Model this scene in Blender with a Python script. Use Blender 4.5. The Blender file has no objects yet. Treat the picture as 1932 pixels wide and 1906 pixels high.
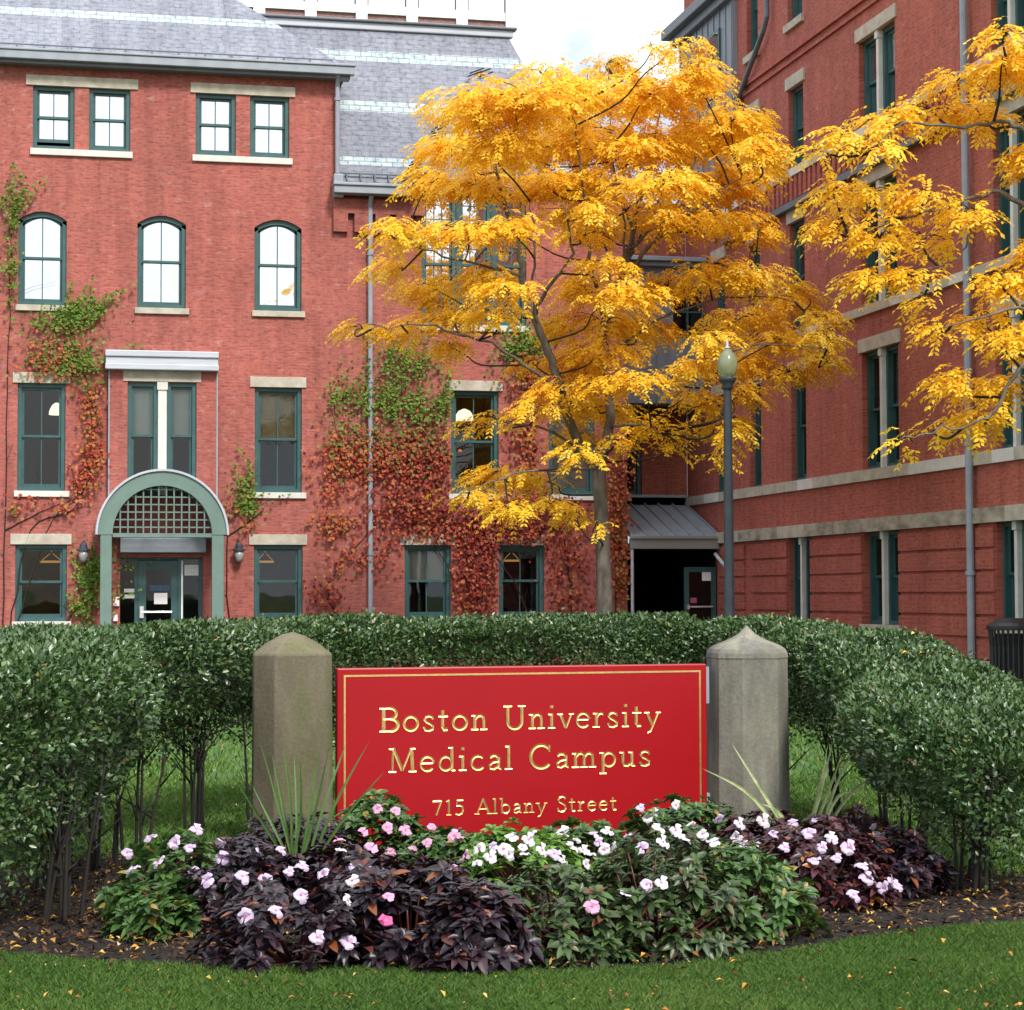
import bpy, math
import numpy as np
from mathutils import Matrix, Vector
rng = np.random.default_rng(7)
SC = bpy.context.scene
COL = SC.collection
rad = math.radians
# ------------------------------------------------------------------ camera
EYE = 1.6
FPX = 3950.0
a_, p_, r_ = rad(12.37), rad(2.42), rad(.19)
CAM = np.array([0, 0, EYE])
FW = np.array([math.sin(a_)*math.cos(p_), math.cos(a_)*math.cos(p_), math.sin(p_)])
_R0 = np.array([math.cos(a_), -math.sin(a_), 0.])
_U0 = np.cross(_R0, FW)
RT = math.cos(r_)*_R0 - math.sin(r_)*_U0
UP = math.cos(r_)*_U0 + math.sin(r_)*_R0
cd = bpy.data.cameras.new('camera')
cam = bpy.data.objects.new('camera', cd)
COL.objects.link(cam)
m = Matrix.Identity(4)
for i in range(3):
    m[i][0], m[i][1], m[i][2], m[i][3] = RT[i], UP[i], -FW[i], CAM[i]
cam.matrix_world = m
cd.sensor_width = 36
cd.lens = FPX/1932*36
cd.clip_start = .2
cd.clip_end = 4000
SC.camera = cam
SC.render.resolution_x, SC.render.resolution_y = 1024, 1010
# ------------------------------------------------------------------ sky and sun (bright overcast)
SUN_EL, SUN_AZ = rad(46), rad(166)          # azimuth measured clockwise from +Y
w = bpy.data.worlds.new('World')
SC.world = w
w.use_nodes = True
nt = w.node_tree
bg = nt.nodes['Background']
sky = nt.nodes.new('ShaderNodeTexSky')
sky.sky_type = 'NISHITA'
sky.sun_disc = False
sky.sun_elevation = SUN_EL
sky.sun_rotation = SUN_AZ
sky.dust_density = 3
tc = nt.nodes.new('ShaderNodeTexCoord')
nz = nt.nodes.new('ShaderNodeTexNoise')
nz.inputs['Scale'].default_value = 7.5
nz.inputs['Detail'].default_value = 6
nt.links.new(tc.outputs['Generated'], nz.inputs['Vector'])
cr = nt.nodes.new('ShaderNodeValToRGB')
cr.color_ramp.elements[0].position = .40
cr.color_ramp.elements[0].color = (.25, .25, .25, 1)
cr.color_ramp.elements[1].position = .54
cr.color_ramp.elements[1].color = (1, 1, 1, 1)
nt.links.new(nz.outputs['Fac'], cr.inputs['Fac'])
mx = nt.nodes.new('ShaderNodeMixRGB')
nt.links.new(cr.outputs['Color'], mx.inputs['Fac'])
nt.links.new(sky.outputs['Color'], mx.inputs['Color1'])
sep = nt.nodes.new('ShaderNodeSeparateXYZ'); nt.links.new(tc.outputs['Generated'], sep.inputs[0])
el = nt.nodes.new('ShaderNodeValToRGB'); nt.links.new(sep.outputs[2], el.inputs['Fac'])      # overcast deck: brighter overhead
el.color_ramp.elements[0].color = (.58, .60, .62, 1); el.color_ramp.elements[1].color = (1, 1, 1, 1)
dk = nt.nodes.new('ShaderNodeMixRGB'); dk.blend_type = 'MULTIPLY'; dk.inputs[0].default_value = 1
nt.links.new(el.outputs['Color'], dk.inputs[1]); dk.inputs[2].default_value = (14.8, 15.0, 15.4, 1)
nt.links.new(dk.outputs['Color'], mx.inputs['Color2'])
nt.links.new(mx.outputs['Color'], bg.inputs['Color'])
bg.inputs['Strength'].default_value = .1
sd = bpy.data.lights.new('sun', 'SUN')
sd.energy = 2.6
sd.angle = rad(11)
sd.color = (1, .95, .88)
so = bpy.data.objects.new('sun', sd)
COL.objects.link(so)
sdir = Vector((math.sin(SUN_AZ)*math.cos(SUN_EL), math.cos(SUN_AZ)*math.cos(SUN_EL), math.sin(SUN_EL)))
so.rotation_euler = sdir.to_track_quat('Z', 'Y').to_euler()
so.location = (-10, -20, 30)
vs = SC.view_settings
vs.view_transform = 'Standard'
vs.look = 'None'
vs.gamma = 1
vs.exposure = .62

# ------------------------------------------------------------------ where a point of the place lies
def ray(x, y): return FW + (x-966)/FPX*RT + (953-y)/FPX*UP
def atY(x, y, Y):
    d = ray(x, y); return CAM + d*(Y/d[1])
def atX(x, y, X):
    d = ray(x, y); return CAM + d*(X/d[0])
def atd(x, y, d): return CAM + ray(x, y)*d
def LD(L, d, z=0.):                       # lateral / distance on the ground -> world
    h = np.array([math.sin(a_), math.cos(a_), 0]); s = np.array([math.cos(a_), -math.sin(a_), 0])
    P = h*d + s*L; P[2] = z
    return P

# ------------------------------------------------------------------ mesh helpers
class MB:
    def __init__(s, T=None): s.v = []; s.f = []; s.m = []; s.T = T or (lambda a, b, c: (a, b, c)); s.mi = 0
    def p(s, *q):
        s.v.append(tuple(float(c) for c in s.T(*q))); return len(s.v)-1
    def face(s, pts, mi=None):
        s.f.append([s.p(*q) for q in pts]); s.m.append(s.mi if mi is None else mi)
    def box(s, x0, x1, y0, y1, z0, z1, mi=None):
        i = [s.p(x, y, z) for z in (z0, z1) for y in (y0, y1) for x in (x0, x1)]
        for q in ((0, 2, 3, 1), (4, 5, 7, 6), (0, 1, 5, 4), (2, 6, 7, 3), (0, 4, 6, 2), (1, 3, 7, 5)):
            s.f.append([i[k] for k in q]); s.m.append(s.mi if mi is None else mi)
    def prism(s, poly, w0, w1, mi=None):       # polygon in (u,z), extruded along w
        A = [s.p(u, w0, z) for u, z in poly]; B = [s.p(u, w1, z) for u, z in poly]
        n = len(A); mi = s.mi if mi is None else mi
        s.f.append(A[::-1]); s.f.append(B); s.m += [mi, mi]
        for k in range(n):
            s.f.append([A[k], A[(k+1) % n], B[(k+1) % n], B[k]]); s.m.append(mi)
    def arcstrip(s, uc, h, zs, rise, th, w0, w1, n=14):     # segmental strip under an arch curve
        for k in range(n):
            q = [(-1+2*k/n), (-1+2*(k+1)/n)]
            u = [uc+h*t for t in q]; z = [zs+rise*(1-t*t) for t in q]
            s.prism([(u[0], z[0]-th), (u[1], z[1]-th), (u[1], z[1]), (u[0], z[0])], w0, w1)
    def tube(s, pts, rr, n=8, mi=None, cap=True):
        P = [np.array(q, float) for q in pts]; k = len(P)
        if np.isscalar(rr): rr = [rr]*k
        mi = s.mi if mi is None else mi
        rings = []; ref = None
        for i in range(k):
            t = P[min(i+1, k-1)]-P[max(i-1, 0)]; t = t/(np.linalg.norm(t)+1e-9)
            if ref is None: ref = np.array([1, 0, 0]) if abs(t[0]) < .8 else np.array([0, 1, 0])
            b = np.cross(t, ref); b /= np.linalg.norm(b)+1e-9; c = np.cross(b, t); ref = c
            rings.append([s.p(*(P[i]+rr[i]*(math.cos(6.2832*j/n)*b+math.sin(6.2832*j/n)*c))) for j in range(n)])
        for i in range(k-1):
            for j in range(n):
                s.f.append([rings[i][j], rings[i][(j+1) % n], rings[i+1][(j+1) % n], rings[i+1][j]]); s.m.append(mi)
        if cap: s.f += [rings[0][::-1], rings[-1]]; s.m += [mi, mi]
    def lathe(s, c, prof, n=16, mi=None, sq=1.):
        mi = s.mi if mi is None else mi
        rings = [[s.p(c[0]+r*math.cos(6.2832*j/n), c[1]+sq*r*math.sin(6.2832*j/n), c[2]+z) for j in range(n)] for r, z in prof]
        for i in range(len(rings)-1):
            for j in range(n):
                s.f.append([rings[i][j], rings[i][(j+1) % n], rings[i+1][(j+1) % n], rings[i+1][j]]); s.m.append(mi)
        s.f += [rings[0][::-1], rings[-1]]; s.m += [mi, mi]
    def build(s, name, mats, parent=None, smooth=False, bevel=0, fixn=True):
        me = bpy.data.meshes.new(name); me.from_pydata(s.v, [], s.f); me.update()
        for q in (mats if isinstance(mats, (list, tuple)) else [mats]): me.materials.append(q)
        me.polygons.foreach_set('material_index', s.m)
        if smooth: me.polygons.foreach_set('use_smooth', [True]*len(s.f))
        if fixn:
            import bmesh
            bm = bmesh.new(); bm.from_mesh(me); bmesh.ops.recalc_face_normals(bm, faces=bm.faces); bm.to_mesh(me); bm.free()
        o = bpy.data.objects.new(name, me); COL.objects.link(o)
        put(o, parent)
        if bevel:
            b = o.modifiers.new('bevel', 'BEVEL'); b.width = bevel; b.segments = 2; b.limit_method = 'ANGLE'
        return o
def put(o, parent):
    if parent is not None:
        o.parent = parent
        if parent.type == 'EMPTY': o.matrix_parent_inverse = Matrix.Translation(-parent.location)
def tag(o, label=None, cat=None, group=None, kind=None):
    for k, v in (('label', label), ('category', cat), ('group', group), ('kind', kind)):
        if v: o[k] = v
    return o
def thing(name, label, cat, loc, group=None):
    o = bpy.data.objects.new(name, None); COL.objects.link(o); o.location = tuple(float(c) for c in loc); o.empty_display_size = .2
    return tag(o, label, cat, group)
def npmesh(name, V, F, mats, parent=None, attr=None, mi=None, smooth=False):
    V = np.ascontiguousarray(V, np.float32).reshape(-1, 3); F = np.ascontiguousarray(F, np.int32); k = F.shape[1]
    me = bpy.data.meshes.new(name)
    me.vertices.add(len(V)); me.vertices.foreach_set('co', V.ravel())
    me.loops.add(F.size); me.loops.foreach_set('vertex_index', F.ravel())
    me.polygons.add(len(F)); me.polygons.foreach_set('loop_start', np.arange(0, F.size, k, dtype=np.int32))
    if smooth: me.polygons.foreach_set('use_smooth', np.ones(len(F), bool))
    for q in (mats if isinstance(mats, (list, tuple)) else [mats]): me.materials.append(q)
    if mi is not None: me.polygons.foreach_set('material_index', np.asarray(mi, np.int32))
    me.update(calc_edges=True)
    if attr is not None:
        A = me.attributes.new('tint', 'FLOAT', 'FACE'); A.data.foreach_set('value', np.asarray(attr, np.float32))
    me.validate()
    o = bpy.data.objects.new(name, me); COL.objects.link(o); put(o, parent)
    return o
def unit(v): return v/(np.linalg.norm(v, axis=-1, keepdims=True)+1e-9)
def rvec(n): return unit(rng.normal(size=(n, 3)))

# ------------------------------------------------------------------ materials
def newmat(name):
    q = bpy.data.materials.new(name); q.use_nodes = True
    return q, q.node_tree, q.node_tree.nodes['Principled BSDF']
def N(nt, t, **k):
    n = nt.nodes.new(t)
    for a, b in k.items():
        if a in n.inputs.keys(): n.inputs[a].default_value = b
        else: setattr(n, a, b)
    return n
def ramp(nt, src, stops):
    c = nt.nodes.new('ShaderNodeValToRGB'); e = c.color_ramp.elements
    while len(e) < len(stops): e.new(.5)
    for k, (p, col) in enumerate(stops): e[k].position = p; e[k].color = (*col, 1)
    nt.links.new(src, c.inputs['Fac']); return c.outputs['Color']
def mixc(nt, f, a, b, bt='MIX'):
    n = nt.nodes.new('ShaderNodeMixRGB'); n.blend_type = bt
    for i, q in enumerate((f, a, b)):
        if hasattr(q, 'is_linked'): nt.links.new(q, n.inputs[i])
        elif isinstance(q, (int, float)): n.inputs[i].default_value = q
        else: n.inputs[i].default_value = (*q, 1)
    return n.outputs['Color']
def noise(nt, scale, detail=4, vec=None, rough=.6):
    n = N(nt, 'ShaderNodeTexNoise', Scale=scale, Detail=detail, Roughness=rough)
    if vec is None:
        t = nt.nodes.new('ShaderNodeTexCoord'); vec = t.outputs['Object']
    nt.links.new(vec, n.inputs['Vector']); return n.outputs['Fac']
def vmap(nt, sc):
    t = nt.nodes.new('ShaderNodeTexCoord'); mp = N(nt, 'ShaderNodeMapping'); mp.inputs['Scale'].default_value = sc
    nt.links.new(t.outputs['Object'], mp.inputs['Vector']); return mp.outputs['Vector']
def pm(name, col, rough=.6, var=.25, scale=6., bump=0., metal=0., col2=None, sc=(1, 1, 1), spec=.5):
    q, nt, b = newmat(name)
    v = vmap(nt, sc)
    f = noise(nt, scale, 5, v)
    c2 = col2 or tuple(c*(1-var) for c in col)
    c = ramp(nt, f, [(.33, c2), (.66, col)])
    nt.links.new(c, b.inputs['Base Color'])
    b.inputs['Roughness'].default_value = rough; b.inputs['Metallic'].default_value = metal
    b.inputs['Specular IOR Level'].default_value = spec
    if bump:
        bp = N(nt, 'ShaderNodeBump', Strength=bump, Distance=.01)
        nt.links.new(noise(nt, scale*8, 4, v), bp.inputs['Height']); nt.links.new(bp.outputs['Normal'], b.inputs['Normal'])
    return q
def wallvec(nt, axis):
    t = nt.nodes.new('ShaderNodeTexCoord'); s = nt.nodes.new('ShaderNodeSeparateXYZ'); c = nt.nodes.new('ShaderNodeCombineXYZ')
    nt.links.new(t.outputs['Object'], s.inputs[0])
    nt.links.new(s.outputs[axis], c.inputs[0]); nt.links.new(s.outputs[2], c.inputs[1])
    return c.outputs[0], s
def brick(name, axis, c1, c2, mortar, stain=.0, dirt=.25, bw=.2, rh=.066, ms=.009):
    q, nt, b = newmat(name)
    v, s = wallvec(nt, axis)
    br = N(nt, 'ShaderNodeTexBrick', Scale=1., Mortar=(*mortar, 1), Color1=(*c1, 1), Color2=(*c2, 1))
    br.inputs['Mortar Size'].default_value = ms; br.inputs['Mortar Smooth'].default_value = .3
    br.inputs['Brick Width'].default_value = bw; br.inputs['Row Height'].default_value = rh
    br.inputs['Bias'].default_value = -.15
    nt.links.new(v, br.inputs['Vector'])
    # odd darker or greyer single bricks: cells of the same grid
    sn = N(nt, 'ShaderNodeMapping'); sn.inputs['Scale'].default_value = (1/bw, 1/rh, 1)
    nt.links.new(v, sn.inputs['Vector'])
    wn = N(nt, 'ShaderNodeTexNoise', Scale=1.7, Detail=1)
    nt.links.new(sn.outputs['Vector'], wn.inputs['Vector'])
    odd = ramp(nt, wn.outputs['Fac'], [(.34, (.52, .55, .66)), (.46, (1, 1, 1)), (.68, (1.1, 1.12, 1.12))])
    c = mixc(nt, .65, br.outputs['Color'], odd, 'MULTIPLY')
    big = ramp(nt, noise(nt, .35, 5, v), [(.3, (1-dirt,)*3), (.7, (1.08, 1.06, 1.06))])
    c = mixc(nt, 1., c, big, 'MULTIPLY')
    mp0 = N(nt, 'ShaderNodeMapping'); mp0.inputs['Scale'].default_value = (2.2, .22, 1); nt.links.new(v, mp0.inputs['Vector'])
    c = mixc(nt, 1., c, ramp(nt, noise(nt, 1.3, 6, mp0.outputs['Vector'], .7), [(.34, (.76, .73, .74)), (.55, (1, 1, 1)), (.72, (1.08, 1.06, 1.04))]), 'MULTIPLY')
    if stain:
        mp = N(nt, 'ShaderNodeMapping'); mp.inputs['Scale'].default_value = (1.6, 2.6, 1)
        nt.links.new(v, mp.inputs['Vector'])
        st = ramp(nt, noise(nt, 2.1, 8, mp.outputs['Vector'], .75), [(.57, (0, 0, 0)), (.72, (stain,)*3)])
        c = mixc(nt, st, c, (.62, .50, .50))
    nt.links.new(c, b.inputs['Base Color'])
    b.inputs['Roughness'].default_value = .85
    bp = N(nt, 'ShaderNodeBump', Strength=.3, Distance=.012); bp.invert = True
    nt.links.new(br.outputs['Fac'], bp.inputs['Height']); nt.links.new(bp.outputs['Normal'], b.inputs['Normal'])
    return q
def leafmat(name, stops, rough=.5, trans=.3, spec=.4, tw=1.):
    q, nt, b = newmat(name)
    at = N(nt, 'ShaderNodeAttribute'); at.attribute_name = 'tint'
    c = ramp(nt, at.outputs['Fac'], stops)
    nt.links.new(c, b.inputs['Base Color']); b.inputs['Roughness'].default_value = rough; b.inputs['Specular IOR Level'].default_value = spec
    if trans:
        t = N(nt, 'ShaderNodeBsdfTranslucent'); nt.links.new(mixc(nt, 1., c, (tw, tw, tw*.8), 'MULTIPLY'), t.inputs['Color'])
        ms = N(nt, 'ShaderNodeMixShader'); ms.inputs[0].default_value = trans
        nt.links.new(b.outputs[0], ms.inputs[1]); nt.links.new(t.outputs[0], ms.inputs[2])
        nt.links.new(ms.outputs[0], nt.nodes['Material Output'].inputs['Surface'])
    return q
def glassmat(name, refl, tint=(.75, .8, .8), wavy=.02):
    q, nt, b = newmat(name)
    nt.nodes.remove(b)
    g = N(nt, 'ShaderNodeBsdfGlossy', Roughness=.015, Color=(.80, .85, .90, 1) if refl > .5 else (.93, .96, 1, 1)); t = N(nt, 'ShaderNodeBsdfTransparent', Color=(*tint, 1))
    ms = N(nt, 'ShaderNodeMixShader')
    lw = N(nt, 'ShaderNodeFresnel', IOR=1.5)
    mp = N(nt, 'ShaderNodeMapRange'); mp.inputs['From Min'].default_value = .04; mp.inputs['From Max'].default_value = 1
    mp.inputs['To Min'].default_value = refl; mp.inputs['To Max'].default_value = 1
    nt.links.new(lw.outputs[0], mp.inputs[0]); nt.links.new(mp.outputs[0], ms.inputs[0])
    nt.links.new(t.outputs[0], ms.inputs[1]); nt.links.new(g.outputs[0], ms.inputs[2])
    bp = N(nt, 'ShaderNodeBump', Strength=wavy, Distance=.05); nt.links.new(noise(nt, 2.2, 1), bp.inputs['Height'])
    nt.links.new(bp.outputs['Normal'], g.inputs['Normal'])
    nt.links.new(ms.outputs[0], nt.nodes['Material Output'].inputs['Surface'])
    return q
def emis(name, col, st):
    q, nt, b = newmat(name); b.inputs['Base Color'].default_value = (*col, 1)
    b.inputs['Emission Color'].default_value = (*col, 1); b.inputs['Emission Strength'].default_value = st; return q

M = dict(
 brickL=brick('red brick', 0, (.44, .128, .098), (.335, .090, .072), (.385, .125, .10), stain=.40),
 brickR=brick('dark red brick', 1, (.45, .108, .070), (.37, .082, .055), (.37, .13, .095), stain=.34, dirt=.2),
 brickLink=brick('link brick', 0, (.46, .115, .065), (.38, .088, .055), (.28, .12, .09), stain=.1),
 brickFar=brick('far brick', 0, (.30, .14, .12), (.25, .11, .10), (.36, .27, .25)),
 slate=brick('purple slate', 0, (.25, .275, .325), (.215, .235, .285), (.19, .205, .245), bw=.24, rh=.125, ms=.012, dirt=.2, stain=.2),
 band=brick('pale slate', 0, (.46, .56, .58), (.36, .46, .50), (.2, .24, .26), bw=.24, rh=.125, ms=.01, dirt=.15),
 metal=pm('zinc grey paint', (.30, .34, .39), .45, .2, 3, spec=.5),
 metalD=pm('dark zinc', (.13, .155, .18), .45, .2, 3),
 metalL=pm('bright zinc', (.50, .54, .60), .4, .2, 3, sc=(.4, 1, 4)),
 panel=pm('grey panel', (.23, .26, .31), .5, .25, 2, sc=(3, 3, .3)),
 green=pm('dark green paint', (.038, .108, .110), .4, .25, 5),
 greenL=pm('aged green paint', (.145, .230, .200), .5, .15, 3),
 stone=pm('grey limestone', (.52, .485, .40), .85, .3, 4, .5, col2=(.36, .325, .26)),
 stoneB=pm('weathered sandstone', (.45, .41, .33), .9, .3, 2.5, .6, col2=(.19, .165, .125), sc=(.8, .8, 2)),
 sill=pm('pale sill', (.66, .65, .61), .75, .15, 4, .2),
 white=pm('white paint', (.78, .78, .77), .5, .06, 4),
 black=pm('black', (.006, .006, .007), .6, .3, 4),
 blackp=pm('black paint', (.012, .013, .016), .4, .3, 4),
 room=pm('room wall', (.03, .026, .022), .9, .5, 1.2, col2=(.012, .012, .013)),
 roomw=pm('warm room wall', (.22, .13, .03), .9, .6, 1.6, col2=(.07, .045, .02)),
 blind=pm('roller blind', (.70, .67, .58), .85, .12, 2, sc=(1, 1, .1)),
 blindG=pm('grey blind', (.76, .78, .76), .85, .1, 2, sc=(1, 1, .1)),
 blindT=pm('tan blind', (.62, .47, .27), .9, .3, 3),
 glass=glassmat('window glass', .05), glassM=glassmat('sky mirroring glass', .85, wavy=.22), glassH=glassmat('half mirroring glass', .22),
 lamp=emis('lit lamp shade', (1., .82, .52), 1.3), lampO=emis('lit amber fitting', (.9, .42, .09), .32),
 paper=pm('paper', (.8, .8, .8), .8, .05, 4), steel=pm('bright steel', (.8, .8, .8), .25, .1, 4, metal=.6),
 pole=pm('lamp post paint', (.035, .047, .062), .45, .3, 5), bark=pm('grey bark', (.19, .165, .14), .9, .5, 9, 1., col2=(.075, .062, .052), sc=(1, 1, .35)),
 twig=pm('dark twig', (.028, .02, .014), .85, .4, 12), stem=pm('shrub stem', (.017, .013, .010), .9, .4, 12),
 red=pm('red sign enamel', (.315, .004, .0085), .38, .06, 2, spec=.3), gold=pm('gold leaf', (.95, .66, .24), .33, .25, 30, metal=.85),
)
# ------------------------------------------------------------------ ground
def sheet(name, pts, z, mt, label=None, kind='structure'):
    b = MB(); b.face([(x, y, z) for x, y in pts]); return tag(b.build(name, mt, fixn=False), label, None, None, kind)
grassbase = pm('turf', (.055, .125, .025), .95, .4, 3.0, .8, col2=(.035, .08, .017))
lawn = sheet('lawn', [(-1500, -1500), (1500, -1500), (1500, 1500), (-1500, 1500)], 0, grassbase)
pave = pm('asphalt path', (.10, .095, .09), .9, .3, 5, .4)
sheet('path', [(-40, 34), (60, 34), (60, 60), (-40, 60)], .004, pave)
bedpts = [(-2.26-1.2, 9.9), (-2.26, 9.35), (-1.43, 9.03), (-.6, 8.92), (.5, 8.92), (1.26, 9.40), (1.85, 9.86), (2.6, 10.2), (3.3, 10.7),
          (3.3, 11.6), (2.7, 11.9), (2.2, 12.6), (1.9, 13.4), (.8, 13.9), (-1.2, 13.9), (-2.0, 13.3), (-2.6, 12.6), (-3.3, 12.0)]
def bezring(P, n=6):
    P = np.array(P); k = len(P); out = []
    for i in range(k):
        p0, p1, p2, p3 = P[i-1], P[i], P[(i+1) % k], P[(i+2) % k]
        for t in np.arange(n)/n:
            out.append(.5*(2*p1+(p2-p0)*t+(2*p0-5*p1+4*p2-p3)*t*t+(3*p1-p0-3*p2+p3)*t**3))
    return np.array(out)
bed2 = np.array([LD(*q)[:2] for q in bezring(bedpts)])
bed2 += rng.normal(size=bed2.shape)*.012
mulchm = pm('mulch', (.014, .009, .007), 1., .6, 18, 1., col2=(.005, .004, .004))
b_ = MB(); cen = bed2.mean(0); ci = b_.p(cen[0], cen[1], .03); idx = [b_.p(x, y, .006) for x, y in bed2]
for k in range(len(idx)): b_.f.append([ci, idx[k], idx[(k+1) % len(idx)]]); b_.m.append(0)
tag(b_.build('mulch_bed', mulchm, fixn=False), kind='structure')
def inpoly(P, poly):
    x, y = P[:, 0], P[:, 1]; r = np.zeros(len(P), bool); j = len(poly)-1
    for i in range(len(poly)):
        xi, yi = poly[i]; xj, yj = poly[j]
        c = ((yi > y) != (yj > y)) & (x < (xj-xi)*(y-yi)/(yj-yi+1e-12)+xi); r ^= c; j = i
    return r

# ------------------------------------------------------------------ walls and windows; T maps (u along, w outward, z)
def TL(u, w, z): return (u, 44-w, z)
def TR(u, w, z): return (14.3-w, -u, z)
def wall(b, u0, u1, z0, z1, holes, dep=.3, w=0.):
    U = sorted({u0, u1, *[h[0] for h in holes], *[h[1] for h in holes]}); U = [q for q in U if u0 <= q <= u1]
    Z = sorted({z0, z1, *[h[2] for h in holes], *[h[3] for h in holes]}); Z = [q for q in Z if z0 <= q <= z1]
    for i in range(len(U)-1):
        for j in range(len(Z)-1):
            cu, cz = (U[i]+U[i+1])/2, (Z[j]+Z[j+1])/2
            if any(h[0] < cu < h[1] and h[2] < cz < h[3] for h in holes): continue
            b.face([(U[i], w, Z[j]), (U[i+1], w, Z[j]), (U[i+1], w, Z[j+1]), (U[i], w, Z[j+1])])
    for h in holes:
        a, c, d, e = h[:4]; rise = h[4] if len(h) > 4 else 0
        b.face([(a, w, d), (a, w-dep, d), (a, w-dep, e-rise), (a, w, e-rise)])
        b.face([(c, w, d), (c, w, e-rise), (c, w-dep, e-rise), (c, w-dep, d)])
        b.face([(a, w, d), (c, w, d), (c, w-dep, d), (a, w-dep, d)])
        if not rise: b.face([(a, w, e), (a, w-dep, e), (c, w-dep, e), (c, w, e)])
        else:
            n = 14; hh = (c-a)/2; uc = (a+c)/2
            for k in range(n):
                t = [-1+2*k/n, -1+2*(k+1)/n]; u = [uc+hh*q for q in t]; z = [e-rise+rise*(1-q*q) for q in t]
                b.face([(u[0], w, z[0]), (u[1], w, z[1]), (u[1], w, e), (u[0], w, e)])
                b.face([(u[0], w, z[0]), (u[0], w-dep, z[0]), (u[1], w-dep, z[1]), (u[1], w, z[1])])
def window(bld, T, u0, u1, z0, z1, w=0., rise=0., rec=.10, cols=2, gl='glass', blind=None, half=None, lab=None, fw=.085, room='room', split=.5, gap=0., vnt=0, depth=1.6):
    zt = z1-rise
    f = MB(T); A, B = w-rec-.09, w-rec+.03
    f.box(u0, u0+fw, A, B, z0, zt); f.box(u1-fw, u1, A, B, z0, zt); f.box(u0+fw, u1-fw, A, B, z0, z0+fw)
    uc, hh = (u0+u1)/2, (u1-u0)/2-fw
    if rise: f.arcstrip(uc, (u1-u0)/2, zt, rise, fw*1.15, A, B)
    else: f.box(u0+fw, u1-fw, A, B, z1-fw, z1)
    # inner bead
    i0, i1, j0, j1 = u0+fw, u1-fw, z0+fw, (zt if rise else z1-fw)
    F = f.build('window', M['green'], bld)
    if lab: F['label'] = lab
    s = MB(T); st = .05; zc = j0+(j1+rise*.5-j0)*split
    a, c = w-rec-.075, w-rec-.035                                     # upper sash outside
    top = j1 if not rise else j1-.02
    s.box(i0, i0+st, a, c, zc, top); s.box(i1-st, i1, a, c, zc, top); s.box(i0+st, i1-st, a, c, zc, zc+st)
    if rise: s.arcstrip(uc, hh-.002, zt-fw*1.15+.03, rise*.98, st, a, c)
    else: s.box(i0+st, i1-st, a, c, j1-st, j1)
    mt = .022
    for k in range(1, cols):
        u = i0+st+(i1-i0-2*st)*k/cols
        s.box(u-mt/2, u+mt/2, a+.008, c-.006, zc+st, (j1-st if not rise else zt-fw*1.15+rise*.9))
    for k in range(vnt):
        z = zc+st+(j1-st-zc-st)*(k+1)/(vnt+1)
        s.box(i0+st, i1-st, a+.01, c-.009, z-mt/2, z+mt/2)
    a2, c2 = a-.045, c-.045
    zb = j0+gap
    s.box(i0, i0+st, a2, c2, zb, zc+st*.8); s.box(i1-st, i1, a2, c2, zb, zc+st*.8)
    s.box(i0+st, i1-st, a2, c2, zb, zb+st*1.4); s.box(i0+st, i1-st, a2, c2, zc, zc+st*.8)
    for k in range(1, cols):
        u = i0+st+(i1-i0-2*st)*k/cols
        s.box(u-mt/2, u+mt/2, a2+.008, c2-.006, zb+st*1.4, zc)
    s.build('sash', M['green'], F)
    g = MB(T); wg = (a+c)/2
    if rise:
        g.face([(i0+st, wg, zc+st), (i1-st, wg, zc+st)] + [(uc+hh*q*.96, wg, zt-fw*1.15+rise*.98*(1-q*q)) for q in np.linspace(1, -1, 13)])
    else: g.face([(i0+st, wg, zc+st), (i1-st, wg, zc+st), (i1-st, wg, j1-st), (i0+st, wg, j1-st)])
    wl = (a2+c2)/2
    g.face([(i0+st, wl, zb+st*1.4), (i1-st, wl, zb+st*1.4), (i1-st, wl, zc), (i0+st, wl, zc)])
    g.build('pane', M[gl], F, fixn=False)
    if blind:
        k = MB(T); zbl = z0 if half is None else zc + (z1-zc)*half
        k.box(u0+.02, u1-.02, w-rec-.20, w-rec-.19, zbl, z1-.02); k.build('blind', M[blind], F)
    r = MB(T); e = .02; D = w-rec-.3-depth; O = w-.301
    x0, x1, y0, y1 = u0-.35, u1+.35, z0-.3, z1+.3
    r.face([(x0, D, y0), (x1, D, y0), (x1, D, y1), (x0, D, y1)]); r.face([(x0, O, y0), (x0, D, y0), (x0, D, y1), (x0, O, y1)])
    r.face([(x1, O, y0), (x1, O, y1), (x1, D, y1), (x1, D, y0)]); r.face([(x0, O, y1), (x0, D, y1), (x1, D, y1), (x1, O, y1)])
    r.face([(x0, O, y0), (x1, O, y0), (x1, D, y0), (x0, D, y0)])
    # close the gap between room box and wall back
    for q in ((x0, u0, y0, y1), (u1, x1, y0, y1), (u0, u1, y0, z0), (u0, u1, z1, y1)):
        r.face([(q[0], O, q[2]), (q[1], O, q[2]), (q[1], O, q[3]), (q[0], O, q[3])])
    r.build('room', M[room], F, fixn=False)
    return F
def bx(bld, T, name, mt, u0, u1, w0, w1, z0, z1, bevel=.006, label=None):
    b = MB(T); b.box(u0, u1, w0, w1, z0, z1); o = b.build(name, M[mt], bld, bevel=bevel)
    if label: o['label'] = label
    return o
def uL(x, y): return atY(x, y, 44)[0]
def zL(x, y): return atY(x, y, 44)[2]
def rL(x0, x1, y0, y1):                    # rectangle on the left facade
    ym, xm = (y0+y1)/2, (x0+x1)/2
    return uL(x0, ym), uL(x1, ym), zL(xm, y1), zL(xm, y0)

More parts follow.
